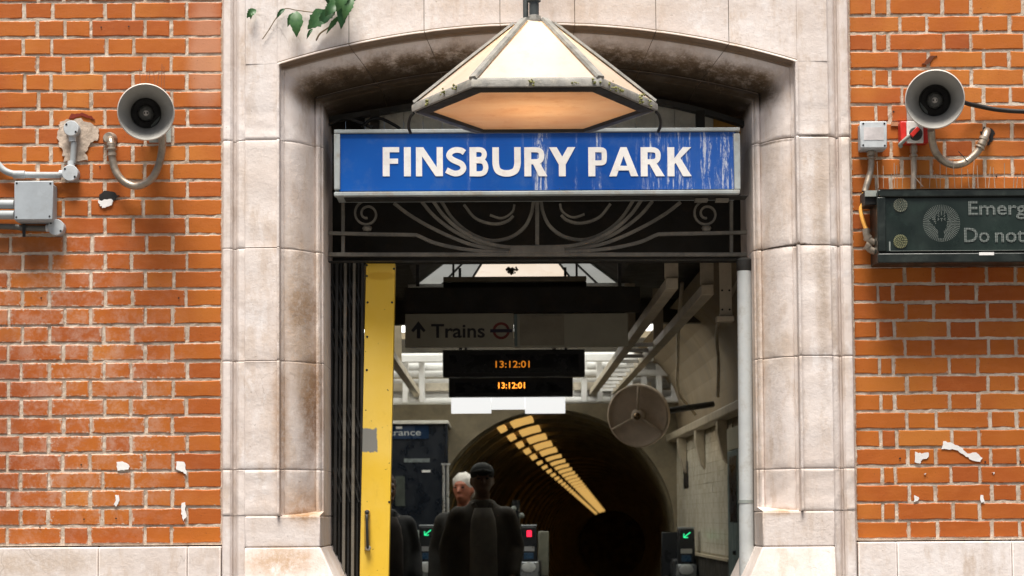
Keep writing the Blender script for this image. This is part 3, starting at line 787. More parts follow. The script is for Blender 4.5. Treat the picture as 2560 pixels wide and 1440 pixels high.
obj('void_sheet', pbox(800, 1900, 330, 660, .62, .66), DARKBOARD, gr)  # black sheet standing in for the unlit void behind the grille
# boarded tympanum above the sign
ty = empty('boarded_tympanum', P(1343, 330, .5), 'white painted vertical boards with dark arched bar filling the arch above sign', 'boarding')
nb = 22
for k in range(nb):
    a = 815+k*(1880-815)/nb; b = a+(1880-815)/nb
    mt = PLANKY if a > 1745 else PLANKW
    if a < 905: mt = DARKBOARD
    obj('board', pbox(a+.8, b-.8, 190, 335, .46+random.uniform(0, .006), .49), mt, ty, bevel=.003)
def tybar(pts, w, d, Y, mat=DARKIRON, nm='arched_bar'): obj(nm, tube(smoothpath([P(x, y, Y) for x, y in pts], 6), 0, flat=(w, d)), mat, ty)
tybar([(820, 300), (940, 282), (1060, 262), (1200, 240), (1343, 235), (1490, 240), (1620, 252), (1750, 278), (1880, 318)], .022, .05, .36)
tybar([(820, 270), (940, 254), (1060, 240), (1200, 222), (1343, 215), (1490, 220), (1620, 232), (1750, 252), (1880, 280)], .03, .06, .38, LAMPUNDER)
tybar([(822, 312), (850, 298), (868, 296), (890, 303), (930, 318)], .012, .02, .33)
obj('cable', tube(smoothpath([P(x, y, .30) for x, y in ((905, 318), (925, 300), (950, 296), (985, 312), (1000, 322))]), .007, 8), BLACK, ty, smooth=True)
for (a, b) in ((925, 948), (1741, 1762)): obj('bracket', pbox(a, b, 276, 330, .33, .36), DARKBOARD, ty)

# ------------------------------------------------------------------ hanging lantern
def ell_simple(c, r): return lathe([(r*math.sin(math.pi*k/10), -r*math.cos(math.pi*k/10)) for k in range(11)], c, ax=(0, 0, 1), n=20)
YLc = -.56
lc = P(1337, 268, YLc); Rl = (P(1640, 268, YLc).x-P(1034, 268, YLc).x)/2
lan = empty('hanging_lantern', lc, 'large hexagonal lantern with cream glass panels hanging before the stone arch', 'lantern')
zt = P(1337, 60, YLc).z; rt = .072
hx = lambda r, z, k, off=0: Vector((lc.x+r*math.cos(R(60*k+off)), lc.y+r*math.sin(R(60*k+off)), z))
zr = lc.z
for k in range(6):
    a0, a1, b0, b1 = hx(Rl*.985, zr+.018, k), hx(Rl*.985, zr+.018, k+1), hx(rt, zt, k), hx(rt, zt, k+1)
    n = (a1-a0).cross(b0-a0).normalized(); mid = (a0+b1)/2-Vector((lc.x, lc.y, (zr+zt)/2))
    if n.dot(mid) < 0: n = -n
    v = [a0, a1, b1, b0]+[p-n*.005 for p in (a0, a1, b1, b0)]
    obj('glass_panel', (v, [(0,1,2,3), (7,6,5,4), (0,4,5,1), (1,5,6,2), (2,6,7,3), (3,7,4,0)]), OPAL, lan)
    out = (a0-Vector((lc.x, lc.y, a0.z))).normalized()
    rib = [a0+out*.004, (a0+b0)/2+out*.006, b0+out*.004]
    w = Vector((0, 0, 1)).cross(out).normalized()
    V = []
    for p in rib:
        for s, h in ((-1, 0), (-.75, 1), (.75, 1), (1, 0)): V.append(p+w*s*.0165+(out*.55+Vector((0, 0, .83)))*h*.010+Vector((0, 0, -.002)))
    F = [(j*4+i, j*4+(i+1) % 4, (j+1)*4+(i+1) % 4, (j+1)*4+i) for j in range(2) for i in range(4)]+[(0,1,2,3), (8,9,10,11)]
    obj('rib', (V, F), LAMPFRAME, lan)
    # rim: outer face, sloping top and dark underside
    def sec(kk):
        return [hx(Rl*.995, zr+.020, kk), hx(Rl*1.015, zr+.008, kk), hx(Rl*1.015, zr-.016, kk), hx(Rl*.985, zr-.016, kk), hx(Rl*.95, zr+.020, kk)]
    s0, s1 = sec(k), sec(k+1)
    obj('rim', (s0+s1, [(i, (i+1) % 5, 5+(i+1) % 5, 5+i) for i in range(5)]), LAMPFRAME, lan, bevel=.002)
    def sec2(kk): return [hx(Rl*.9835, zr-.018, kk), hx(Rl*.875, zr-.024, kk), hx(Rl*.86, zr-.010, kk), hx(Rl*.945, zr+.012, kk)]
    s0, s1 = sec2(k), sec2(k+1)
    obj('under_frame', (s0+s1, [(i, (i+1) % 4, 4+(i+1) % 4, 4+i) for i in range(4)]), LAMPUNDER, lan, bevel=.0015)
V = [hx(Rl*.88, zr-.012, k) for k in range(6)]+[hx(Rl*.88, zr-.006, k) for k in range(6)]
obj('base_glass', (V, [(0,1,2,3,4,5), (11,10,9,8,7,6)]+[(k, (k+1) % 6, 6+(k+1) % 6, 6+k) for k in range(6)]), AMBER, lan)
obj('cap', lathe([(.080, -.008), (.080, .002), (.05, .006), (.028, .010), (.026, .03), (.022, .032)], Vector((lc.x, lc.y, zt)), ax=(0, 0, 1), n=6), LAMPFRAME, lan)
stem_c = Vector((lc.x, lc.y, zt))
GUN = M('gunmetal_paint', (.075, .085, .085), .45, .2, var=.25)
obj('stem', lathe([(.019, .02), (.019, .085), (.026, .088), (.026, .105), (.021, .108), (.021, .62)], stem_c, ax=(0, 0, 1), n=20), GUN, lan, smooth=True, angle=35)
obj('conduit', tube([stem_c+Vector((-.032, .02, .03)), stem_c+Vector((-.032, .02, .60))], .011, 12), GUN, lan, smooth=True, angle=40)
arm = [stem_c+Vector((0, 0, .62)), stem_c+Vector((0, .12, .66)), stem_c+Vector((0, .35, .68)), stem_c+Vector((0, .49, .68))]
obj('bracket_arm', tube(smoothpath(arm), .022, 14), GUN, lan, smooth=True)
obj('wall_plate', lathe([(.07, 0), (.07, .015), (.05, .02)], stem_c+Vector((0, .50, .68)), ax=(0, -1, 0), n=24), GUN, lan, smooth=True, angle=35)
for sx_ in (-1, 1):
    q = [P(1337+sx_*295, 280, -.40), P(1337+sx_*312, 292, -.35), P(1337+sx_*318, 315, -.25)]
    obj('stay_hook', tube(smoothpath([hx(Rl, zr-.02, 0 if sx_ > 0 else 3), hx(Rl, zr-.02, 0 if sx_ > 0 else 3)+Vector((sx_*.014, .02, -.012)), hx(Rl, zr-.02, 0 if sx_ > 0 else 3)+Vector((sx_*.022, .05, -.040)), hx(Rl, zr-.02, 0 if sx_ > 0 else 3)+Vector((sx_*.018, .12, -.052))]), .006, 8), BLACK, lan, smooth=True)
def clump(c, n, spread, r):
    vfs = []
    for _ in range(n):
        q = Vector(c)+Vector([random.gauss(0, s) for s in spread]); rr = r*random.uniform(.5, 1.2); v = []
        pts = [Vector((random.gauss(0, 1), random.gauss(0, 1), random.gauss(0, 1))).normalized()*rr*random.uniform(.7, 1.1) for _ in range(6)]
        base = [Vector(u)*rr*random.uniform(.7, 1.15)+q for u in ((1,0,0), (-1,0,0), (0,1,0), (0,-1,0), (0,0,1), (0,0,-1))]
        vfs.append((base, [(0,2,4), (2,1,4), (1,3,4), (3,0,4), (2,0,5), (1,2,5), (3,1,5), (0,3,5)]))
    return join(*vfs)
bulb = obj('bulb', ell_simple((lc.x, lc.y, zr+.19), .05), emit('warm_bulb', (1.0, .80, .58), 14.0), lan, smooth=True)
obj('bulb_holder', lathe([(.02, .18), (.02, .26), (.012, .27)], Vector((lc.x, lc.y, zr+.06)), ax=(0, 0, 1), n=16), DARKIRON, lan, smooth=True, angle=40)
# lichen crusts on the rim
for (ka, kb, cnt) in ((5, 6, 7), (3, 4, 3), (4, 5, 3)):
    for _ in range(cnt):
        t = random.uniform(.05, .95); p = hx(Rl*1.02, zr-.002, ka)*(1-t)+hx(Rl*1.02, zr-.002, kb)*t
        obj('lichen', clump(p, 7, (.008, .004, .007), .006), MOSS, lan)

# ------------------------------------------------------------------ vine
vine = empty('vine', P(870, 0, -.07), 'green leafy vine sprig trailing over the stone lintel', 'vine')
STEM = M('vine_stem', (.20, .15, .09), .8)
def leaf(px0, py0, px1, py1, wid, Y=-.10, name='leaf', mat=LEAF):
    a, b = P(px0, py0, Y), P(px1, py1, Y-.015); d = b-a; L = d.length; t = d.normalized(); s = t.cross(Vector((0, 1, 0))).normalized(); w = wid*1.12*.00164/2
    n = Vector((0, -1, 0)); V, F = [], []
    prof = [(0, .05), (.06, .38), (.13, .62), (.20, .76), (.28, .95), (.36, .88), (.44, 1), (.52, .84), (.60, .86), (.68, .62), (.76, .60), (.84, .34), (.92, .20), (1, .01)]
    for i, (u, ww) in enumerate(prof):
        ww *= random.uniform(.88, 1.1); curl = n*(.012*math.sin(u*3.1)-.010*u*u)
        c = a+d*u+curl
        V += [c-s*w*ww+n*.006*ww, c-s*w*ww*.5+n*.002, c, c+s*w*ww*.5+n*.002, c+s*w*ww+n*.006*ww]
        if i: F += [((i-1)*5+j, (i-1)*5+j+1, i*5+j+1, i*5+j) for j in range(4)]
    return obj(name, (V, F), mat, vine, smooth=True)
leaf(866, -30, 842, 28, 34, -.14); leaf(880, -10, 858, 50, 26, -.14); leaf(842, 8, 812, 40, 26, -.125); leaf(826, -24, 820, 10, 30, -.10)
leaf(742, 28, 741, 92, 32); leaf(738, 32, 718, 66, 16, -.09)
leaf(820, 28, 768, 72, 42, -.10); leaf(838, 18, 796, 62, 30, -.105); leaf(862, 2, 852, 72, 28, -.12); leaf(850, -6, 826, 32, 34, -.11)
leaf(872, -12, 868, 36, 26, -.13); leaf(846, -20, 838, 16, 40, -.10); leaf(884, -20, 872, 12, 30, -.11)
leaf(850, 40, 815, 84, 12, -.09); leaf(782, 72, 766, 97, 8, -.08); leaf(640, 24, 616, 44, 18, -.075); leaf(632, 30, 626, 48, 9, -.08); leaf(712, 22, 690, 46, 10, -.075)
obj('stem', tube(smoothpath([P(x, y, -.075) for x, y in ((880, -40), (868, 10), (850, 40), (825, 66), (800, 84), (790, 102))]), [.004]*30+[.002], 6), STEM, vine, smooth=True)
obj('stem', tube(smoothpath([P(x, y, -.073) for x, y in ((868, 10), (800, 30), (745, 26), (712, 22), (690, 46), (672, 75), (656, 98))]), .002, 6), STEM, vine, smooth=True)

# ------------------------------------------------------------------ horn loudspeakers
def horn(pxc, pyc, rpx, label, extra):
    Y = -.31; c = P(pxc, pyc, Y); r = rpx*(c-CAM).length/FPX*1.0
    root = empty('horn_loudspeaker', c, label, 'loudspeaker', 'horn loudspeakers on the brick walls')
    ax = (CAM+Vector((0, 0, .25))-c).normalized()
    inner = [(r, 0), (r*.985, -.006), (r*.93, -.022), (r*.86, -.042), (r*.78, -.066), (r*.70, -.092), (r*.62, -.122), (r*.56, -.150)]
    outer = [(r*1.0, -.012), (r*.95, -.030), (r*.88, -.050), (r*.80, -.074), (r*.72, -.100), (r*.64, -.130), (r*.585, -.158), (r*.57, -.205)]
    strip = lambda prof, n=56: (lambda q: (q[0], q[1][:-2]))(lathe(prof, c, ax, n))
    obj('bell', join(strip(inner), strip(outer)), HORN, root, smooth=True)
    obj('rim', strip([(r*.99, .001), (r*1.015, -.0005), (r*1.025, -.006), (r*1.015, -.012), (r*.985, -.011)]), HORNRIM, root, smooth=True)
    obj('throat', lathe([(r*.56, -.205), (r*.10, -.206)], c, ax, 40), BLACK, root)
    obj('throat_liner', strip([(r*.56, -.150), (r*.53, -.165), (r*.52, -.206)]), HORNDARK, root, smooth=True)
    obj('phase_plug', lathe([(r*.31, -.205), (r*.29, -.165), (r*.23, -.140), (r*.12, -.128), (.001, -.126)], c, ax, 28), PLUG, root, smooth=True)
    obj('plug_cap', lathe([(r*.11, -.130), (r*.10, -.122), (r*.05, -.119), (.001, -.119)], c, ax, 18), HORNRIM, root, smooth=True)
    obj('plug_slot', join(*[lathe([(r*.035, -.1185), (r*.03, -.1178)], c+ox, ax, 8) for ox in (Vector((r*.05, 0, 0)), Vector((-r*.05, 0, 0)))]), BLACK, root)
    dr = c-ax*.208
    obj('driver', lathe([(r*.50, 0), (r*.55, -.01), (r*.55, -.055), (r*.42, -.066)], dr, ax, 32), HORN, root, smooth=True, angle=40)
    # stirrup bracket down to the wall
    obj('bracket', join(box(c.x-.02, c.x+.02, -.10, .0, c.z-.02, c.z+.035), box(c.x-.045, c.x+.045, -.008, -.001, c.z-.06, c.z+.07)), GREYEDGE, root)
    extra(root, c, r)
    return root
def exL(root, c, r): pass
hornL = horn(365, 280, 67, 'grey horn loudspeaker above the bright plaster plug in brick wall', exL)
hornR = horn(2337, 248, 69, 'grey horn loudspeaker above the red isolator switch', exL)
# conduits that loop from horn to wall
def conduit(name, pts, r, label, cat='conduit', Y=-.05, ferr=(), mat=CONDUIT, group=None):
    q = smoothpath([P(p[0], p[1], p[2] if len(p) > 2 else Y) for p in pts], 7)
    root = empty(name, q[0], label, cat, group)
    obj('pipe', tube(q, r, 14), mat, root, smooth=True, angle=60)
    for (x, y, Yf, dx, dz, rr, ln) in ferr:
        obj('ferrule', lathe([(rr*.85, -ln/2), (rr, -ln/2+.002), (rr, ln/2-.002), (rr*.85, ln/2)], P(x, y, Yf), ax=(dx, 0, dz), n=18), mat, root, smooth=True, angle=40)
    return root
cl = conduit('looped_conduit', [(276, 348, 0), (276, 350, -.045), (279, 365, -.06), (281, 395), (288, 425), (305, 450), (330, 464, -.06), (355, 462, -.07), (380, 445, -.08), (396, 415, -.09), (404, 380, -.10), (406, 345, -.12), (400, 320, -.14)], .0155,
             'metal conduit looping under horn near drilled hole', Y=-.055, ferr=[(278, 362, -.056, 0, 1, .019, .014), (279, 373, -.058, 0, 1, .021, .010), (280, 386, -.056, 0, 1, .0185, .016)])
obj('wall_boss', lathe([(.03, 0), (.028, .018), (.021, .028), (.02, .045)], P(276, 349, 0), n=20), CONDUIT, cl, smooth=True, angle=40)
cr_ = conduit('looped_conduit', [(2468, 328, 0), (2467, 330, -.04), (2461, 346, -.06), (2450, 370), (2432, 392), (2408, 408), (2382, 412, -.06), (2358, 402, -.07), (2340, 382, -.09), (2331, 355, -.10), (2328, 325, -.13)], .0155,
              'metal conduit looping from horn to a worn hole above emergency sign', Y=-.055, ferr=[(2460, 347, -.056, .45, .9, .021, .016), (2456, 358, -.058, .5, .85, .019, .02), (2450, 369, -.056, .55, .85, .021, .010)])
scrap([(2452, 330), (2462, 318), (2478, 320), (2486, 332), (2482, 350), (2472, 362), (2458, 352)], wallR, 'worn_hole', BLACK, -.004, .006, .004)
scrap([(2306, 160), (2325, 140), (2345, 138), (2332, 148), (2322, 160)], wallR, 'rust_mark', M('rust', (.13, .035, .012), .9), -.004, .004, .003)
scrap([(168, 300), (180, 285), (205, 282), (228, 290), (238, 302), (222, 296), (200, 290), (182, 295)], wallL, 'chipped_edge', M('raw_clay', (.17, .022, .010), .9), -.004, .004, .003)
tag(obj('black_cable', tube(smoothpath([P(2390, 240, -.14), P(2410, 256, -.07), P(2450, 266, -.03), P(2500, 275, -.025), P(2570, 279, -.025), P(2700, 278, -.025), P(2860, 276, -.025)]), .0095, 12), BLACK, smooth=True), 'thick black cable running across bricks from the horn', 'cable')
# ------------------------------------------------------------------ conduit boxes on the left-hand wall
def round_box(px_, py_, rpx, label, spouts=()):
    c = P(px_, py_, -.0); r = rpx*.00164
    root = empty('round_junction_box', c, label, 'junction box', 'round junction boxes on the wall')
    obj('body', lathe([(r*.98, 0), (r*.98, .036)], c, n=32), GREYBOX, root, smooth=True, angle=40)
    obj('lid', lathe([(r*1.03, .0365), (r*1.03, .042), (r*.96, .0455), (.001, .046)], c, n=32), PALEBOX, root, smooth=True, angle=40)
    for s in (-1, 1):
        d = Vector((s*r*.62, -.0455, -s*r*.5)); obj('screw', lathe([(.0045, 0), (.0045, .0015)], c+d, n=10), SCREW, root)
    for dx, dz, ln in spouts:
        cc = c+Vector((0, -.020, 0)); obj('spout', lathe([(.0155, r*.8), (.0155, r+ln), (.013, r+ln)], cc, ax=(dx, 0, dz), n=16), PALEBOX, root, smooth=True, angle=40)
    return root
round_box(184, 326, 19, 'round grey junction box on the rough plaster patch', [(0, -1, .02)])
round_box(181, 437, 20, 'round grey junction box where the upright and level pipes meet', [(0, 1, .02), (-1, 0, .016)])
round_box(146, 572, 20, 'round grey junction box below the square grey box', [(-1, 0, .012)])
PVC = M('grey_pvc', (.33, .36, .37), .5, var=.15, dirt=(.18, .17, .15), damt=.4)
tag(obj('upright_pipe', tube([P(185, 356, -.02), P(182, 408, -.02)], .0125, 14), PVC, smooth=True, angle=60), 'short grey upright pipe between two round junction boxes', 'pipe')
pl = conduit('elbowed_pipe', [(-150, 330), (-40, 375), (-12, 402), (8, 424), (30, 434), (60, 437), (100, 438), (152, 438)], .0135, 'grey elbowed pipe entering the round box from beside', 'pipe', Y=-.022, mat=PVC, ferr=[(48, 436.5, -.022, 1, 0, .0165, .05)])
gb = empty('square_junction_box', P(84, 548, 0), 'square grey junction box with corner screws between pipes', 'junction box')
obj('body', pbox(38, 131, 458, 553, -.085, -.001), GREYBOX, gb, bevel=.004)
obj('lid', pbox(35, 133, 452, 550, -.098, -.0855), GREYBOX, gb, bevel=.004)
for x, y in ((42, 458), (126, 459), (124, 541), (41, 543)): obj('screw', lathe([(.004, 0), (.004, .0015)], P(x, y, -.0975), n=10), SCREW, gb)
for yy, lb in ((511, 'upper thick grey pipe entering square box'), (537, 'lower thick grey pipe entering square box')):
    tag(obj('thick_pipe', tube([P(-300, yy, -.045), P(20, yy, -.045), P(36, yy, -.045)], .019, 16), PVC, smooth=True, angle=60), lb, 'pipe')
lp = conduit('level_pipe', [(-300, 564), (0, 566), (60, 570), (126, 572)], .012, 'dark grey level pipe running beneath the square box', 'pipe', Y=-.02, mat=M('sooty_pipe', (.11, .105, .095), .5))
obj('clip', pbox(56, 64, 560, 592, -.036, -.034), SCREW, lp)
# bird spikes on the horn
sp = empty('bird_spikes', P(380, 212, -.25), 'thin bird spikes standing on top of horn beside junction boxes', 'bird spikes')
for x0, x1, yt in ((352, 349, 172), (362, 368, 182), (372, 375, 170), (388, 384, 178), (392, 398, 176), (404, 405, 160), (411, 410, 166)):
    obj('spike', tube([P(x0, 222, -.22), P(x1, yt, -.21)], .0013, 5), M('rusty_wire', (.20, .07, .03), .7) if x0 == 352 else bpy.data.materials['rusty_wire'], sp)
obj('strip', tube([P(345, 222, -.22), P(414, 226, -.22)], .004, 6), SCREW, sp)

# ------------------------------------------------------------------ boxes on the right-hand wall
rb = empty('square_switch_box', P(2184, 370, 0), 'square pale grey cover box beside the red isolator', 'junction box')
obj('body', pbox(2153, 2215, 307, 373, -.07, -.001), GREYBOX, rb, bevel=.004)
obj('lid', pbox(2151, 2217, 303, 370, -.085, -.0705), PALEBOX, rb, bevel=.004)
obj('label_plate', pbox(2160, 2209, 318, 350, -.0862, -.0848), M('faded_label', (.58, .55, .55), .6), rb)
for x, y in ((2158, 309), (2211, 309), (2158, 363), (2212, 364)): obj('screw', lathe([(.004, 0), (.004, .0015)], P(x, y, -.0848), n=10), SCREW, rb)
conduit('short_conduit', [(2177, 374, -.035), (2178, 400, -.035), (2176, 430, -.035), (2166, 465, -.045), (2162, 480, -.05)], .0135, 'metal conduit dropping from the pale cover box', Y=-.035, ferr=[(2178, 385, -.035, 0, 1, .018, .02), (2178, 396, -.035, 0, 1, .019, .008)])
iso = empty('isolator_switch', P(2290, 360, 0), 'red and white isolator switch with red turning handle', 'switch')
obj('body', pbox(2252, 2320, 303, 358, -.05, -.001), RED, iso, bevel=.003)
obj('plate', pbox(2268, 2308, 303, 357, -.064, -.0505), M('white_plate', (.70, .69, .66), .5), iso, bevel=.002)
obj('dial', lathe([(.028, 0), (.026, .012), (.02, .014)], P(2289, 335, -.064), n=24), DARKIRON, iso, smooth=True, angle=40)
a, b = P(2278, 340, -.085), P(2296, 320, -.085); obj('handle', tube([a, b], 0, flat=(.018, .014)), RED, iso, bevel=.002)
obj('padlock_hasp', tube(smoothpath([P(2276, 338, -.07), P(2262, 350, -.06), P(2250, 362, -.045), P(2254, 367, -.04)]), .008, 8), GREYEDGE, iso, smooth=True)
obj('fixing_tab', pbox(2228, 2245, 305, 315, -.006, -.001), M('rust_tab', (.42, .20, .10), .7), iso)
conduit('short_conduit', [(2284, 358, -.03), (2284, 390, -.03), (2285, 425, -.03), (2283, 475, -.04)], .0125, 'metal conduit dropping from the red isolator', Y=-.03, ferr=[(2284, 373, -.03, 0, 1, .0155, .03), (2284, 390, -.03, 0, 1, .0175, .012)])

# ------------------------------------------------------------------ emergency sign
YE = -.20
em = empty('emergency_sign', P(2520, 655, 0), 'dark green electronic sign reading Emergency Do not enter with hand symbol', 'electronic sign')
obj('housing', pbox(2197, 2960, 473, 655, YE+.02, -.012), SIGNBOX, em, bevel=.006)
obj('top_bezel', pbox(2195, 2962, 470, 492, YE, YE+.0195), SIGNBOX, em, bevel=.004)
obj('bottom_bezel', pbox(2195, 2962, 629, 657, YE, YE+.0195), SIGNBOX, em, bevel=.004)
obj('side_bezel', pbox(2195, 2214, 492.3, 628.7, YE+.001, YE+.0195), SIGNBOX, em, bevel=.004)
obj('side_bezel', pbox(2940, 2962, 492.3, 628.7, YE+.001, YE+.0195), SIGNBOX, em, bevel=.004)
obj('face', pbox(2214.3, 2939.7, 492.3, 628.7, YE+.010, YE+.0195), SIGNFACE, em)
obj('top_edge', pbox(2200, 2958, 468.2, 472.6, YE-.003, YE+.10), GREYEDGE, em, bevel=.001)
obj('worn_line', pbox(2226, 2935, 623.5, 627, YE+.006, YE+.0098), GREYEDGE, em)
obj('worn_line', pbox(2223, 2226, 604, 627, YE+.006, YE+.0098), GREYEDGE, em)
obj('rating_label', pbox(2448, 2485, 630.5, 638, YE-.0012, YE+.0002), PAPER, em)
YT = YE+.0092
for cy in (513, 604):
    c = P(2251, cy, YT); col = M('lamp_lens', (.19, .20, .15), .5) if cy == 513 else M('lamp_lens_yellow', (.24, .24, .12), .5)
    ln = obj('warning_lamp', lathe([(.0275, -.003), (.0275, .0008), (.024, .0018), (.001, .0018)], c, n=32), SIGNFACE, em)
    dots = []
    for ring, (rr, n) in enumerate(((.004, 3), (.010, 8), (.016, 14), (.022, 19), (.0262, 24))):
        for k in range(n):
            q = c+Vector((rr*math.cos(6.283*k/n), -.0020, rr*math.sin(6.283*k/n))); dots.append(lathe([(.0023, 0), (.0012, .0012)], q, n=7))
    obj('led_cluster', join(*dots), col, ln)
# dotted roundel with a dark hand cut out of it
hc = P(2354, 558, YT); dots = []
hand_poly = []
def in_hand(u, v):   # unit: roundel radius = 1
    if -.30 < u < .28 and -.45 < v < .12 and not (v < -.15 and abs(u) > .30+(v+.15)*.7): return True
    if abs(u) < .20 and -.80 < v <= -.40 and not abs(u+.12) > .22: return True
    for fx, top in ((-.27, .52), (-.09, .64), (.09, .66), (.27, .56)):
        if abs(u-fx) < .05 and .0 < v < top: return True
    a = Vector((-.58, .20)); b = Vector((-.25, -.30)); p = Vector((u, v)); t = max(0, min(1, (p-a).dot(b-a)/(b-a).length_squared))
    return (p-(a+(b-a)*t)).length < .075
rad = 46*.00164*.97
ring_n = 15
for i in range(1, ring_n+1):
    rr = i/ring_n; n = 60 if i > 10 else 44 if i > 6 else 26 if i > 3 else 12
    for k in range(n):
        u, v = rr*math.cos(6.283*k/n), rr*math.sin(6.283*k/n)
        if in_hand(u, v): continue
        q = hc+Vector((u*rad, 0, v*rad)); s = .00165
        dots.append(([q+Vector((-s, 0, 0)), q+Vector((0, 0, -s)), q+Vector((s, 0, 0)), q+Vector((0, 0, s))], [(0, 1, 2, 3)]))
obj('hand_symbol', join(*dots), M('led_off_grey', (.27, .30, .27), .5), em)
text('lettering', 'Emergency', 2421, 2673, 537, 500, YT, LED, em, bold=.012)
for wd_, xa_, xb_ in (('Do', 2410, 2473), ('not', 2488, 2561), ('enter', 2575, 2696)): text('lettering', wd_, xa_, xb_, 605, 567, YT, LED, em, bold=.012)
obj('cable_gland_block', pbox(2163, 2194, 476, 512, -.14, -.03), BLACK, em, bevel=.003)
obj('gland_lid', pbox(2163, 2192, 476, 491, -.150, -.141), GREYEDGE, em)
for y0, y1, nm in ((612, 598, 1), (634, 620, 2)):
    q = smoothpath([P(2164, y1-26 if nm == 1 else y1-8, -.09), P(2168, y1-6, -.09), P(2176, y1+4, -.09), P(2188, y0-6, -.09), P(2198, y0-7, -.09)], 6)
    obj('elbow_fitting', tube(q, .0145, 14), CONDUIT, em, smooth=True, angle=60)
    obj('elbow_nut', lathe([(.018, -.006), (.018, .006)], P(2169, y1-4, -.09), ax=(.6, 0, -.9), n=6), CONDUIT, em)
tag(obj('orange_cable', tube(smoothpath([P(2160, 482, -.05), P(2159, 505, -.055), P(2152, 522, -.06), P(2154, 540, -.07), P(2160, 560, -.08), P(2166, 575, -.09)]), .0085, 12), ORANGECABLE, smooth=True), 'orange sheathed cable running down beside the emergency sign', 'cable')
sp2 = empty('bird_spikes', P(2400, 470, -.15), 'row of thin bird spikes along the top of emergency sign', 'bird spikes')
WIRE = M('dull_wire', (.42, .33, .26), .5, .3)
xx = 2196
while xx < 2860:
    ln = random.uniform(30, 72); dx = random.uniform(-6, 6); Y = random.choice((-.17, -.12, -.06))
    obj('spike', tube([P(xx, 470, Y), P(xx+dx, 470-ln, Y-.01)], .0014, 5), WIRE, sp2); xx += random.uniform(6, 24)
obj('spike', tube([P(2308, 467, -.17), P(2280, 435, -.17)], .0018, 5), WIRE, sp2)
obj('spike', tube([P(2420, 405, -.07), P(2396, 378, -.07)], .0018, 5), SCREW, sp2)

# ------------------------------------------------------------------ folding gate, yellow leading post, pale jamb post
fg = empty('folding_gate', P(860, 1440, .42), 'dark folding lattice gate pushed back against the doorway jamb', 'gate')
gx = [822, 832, 843, 853, 864, 875, 886, 897, 907]
for i, x in enumerate(gx):
    Yb = .40+.03*(i % 2)+.01*random.random()
    a = P(x, 657, Yb); b = P(x-7+i*.4, 1440, Yb); w = .0045 if i % 2 else .0065
    q = [a, Vector((b.x, b.y, ZF))] if False else [a, b+(b-a).normalized()*.9]
    obj('gate_bar', tube(q, 0, flat=(w*2, .018)), (IRON if i in (4, 6) else DARKIRON), fg, bevel=.002)
a, b = P(812, 655, .47), P(912, 1440, .47)
obj('blackout_sheet', box(a.x, b.x, .47, .476, ZF+.004, a.z), DARKBOARD, fg)  # added dark sheet blocking the bright hall between the bars
for z0, z1 in ((820, 900), (1010, 1095), (1170, 1255), (700, 780)):
    for i in range(len(gx)-2):
        a, b = P(gx[i], z0, .42), P(gx[i+2], z1, .42); obj('lattice_strap', tube([a, b], 0, flat=(.006, .003)), DARKIRON, fg)
yp = empty('gate_leading_post', P(935, 1440, .34), 'yellow painted gate post with grey patch and worn handle', 'gate post')
t0, t1 = P(915, 658, .34), P(988, 658, .34); b0, b1 = P(899, 1440, .34), P(971, 1440, .34)
e = (b0-t0)*.9
V = [t0, t1, b1+e, b0+e]; V = V+[p+Vector((0, .06, 0)) for p in V]
obj('post', (V, [(0,1,2,3), (7,6,5,4), (0,4,5,1), (1,5,6,2), (2,6,7,3), (3,7,4,0)]), YELLOW, yp, bevel=.003)
obj('handle_plate', pbox(911, 925, 1276, 1378, .332, .3395), M('worn_brass_yellow', (.40, .25, .04), .5), yp, bevel=.002)
obj('pull_handle', tube(smoothpath([P(918, 1288, .332), P(917, 1292, .31), P(918, 1330, .306), P(919, 1365, .31), P(920, 1372, .332)]), .006, 10), DARKIRON, yp, smooth=True)
obj('handle_knob', lathe([(.004, 0), (.012, .006), (.012, .014), (.004, .02)], P(921, 1370, .332), n=14), STEEL, yp, smooth=True)
obj('handle_knob', lathe([(.004, 0), (.010, .006), (.010, .012), (.004, .016)], P(918, 1280, .332), n=14), DARKIRON, yp, smooth=True)
for x, y in ((985, 672), (917, 690), (919, 756), (980, 756), (918, 842), (917, 925), (973, 1255), (917, 663)):
    obj('rivet_hole', lathe([(.005, 0), (.004, .0015)], P(x, y, .3395), n=10), BLACK, yp)
jp = empty('jamb_post', P(1866, 1440, .42), 'pale blue grey painted post standing against the doorway jamb', 'post')
q0, q1 = P(1861, 662, .19), P(1867, 1440, .19)
obj('post', tube([q0, q0+(q1-q0)*.5, q1+(q1-q0)*.9], [.031, .031, .031], 20), PAINTPOST, jp, smooth=True, angle=60)
obj('post_cap', lathe([(.03, -.03), (.034, -.02), (.034, .02), (.02, .03)], q0, ax=(0, 0, 1), n=20), DARKIRON, jp, smooth=True, angle=40)
obj('joint_band', tube([P(1865, 1250, .19), P(1865, 1258, .19)], .0325, 20), GREYEDGE, jp, smooth=True, angle=40)

# ------------------------------------------------------------------ entrance hall: shell with two roof lights
s_at = lambda Y: (7.6+Y)/FPX
hall = empty('hall_shell', (0, 4, 0), 'dim station entrance hall with beige walls and dark ceiling', 'hall')
YW0 = .49
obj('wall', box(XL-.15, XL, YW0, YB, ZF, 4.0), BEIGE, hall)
obj('wall', box(XR, XR+.15, YW0, YB, ZF, 4.0), BEIGE, hall)
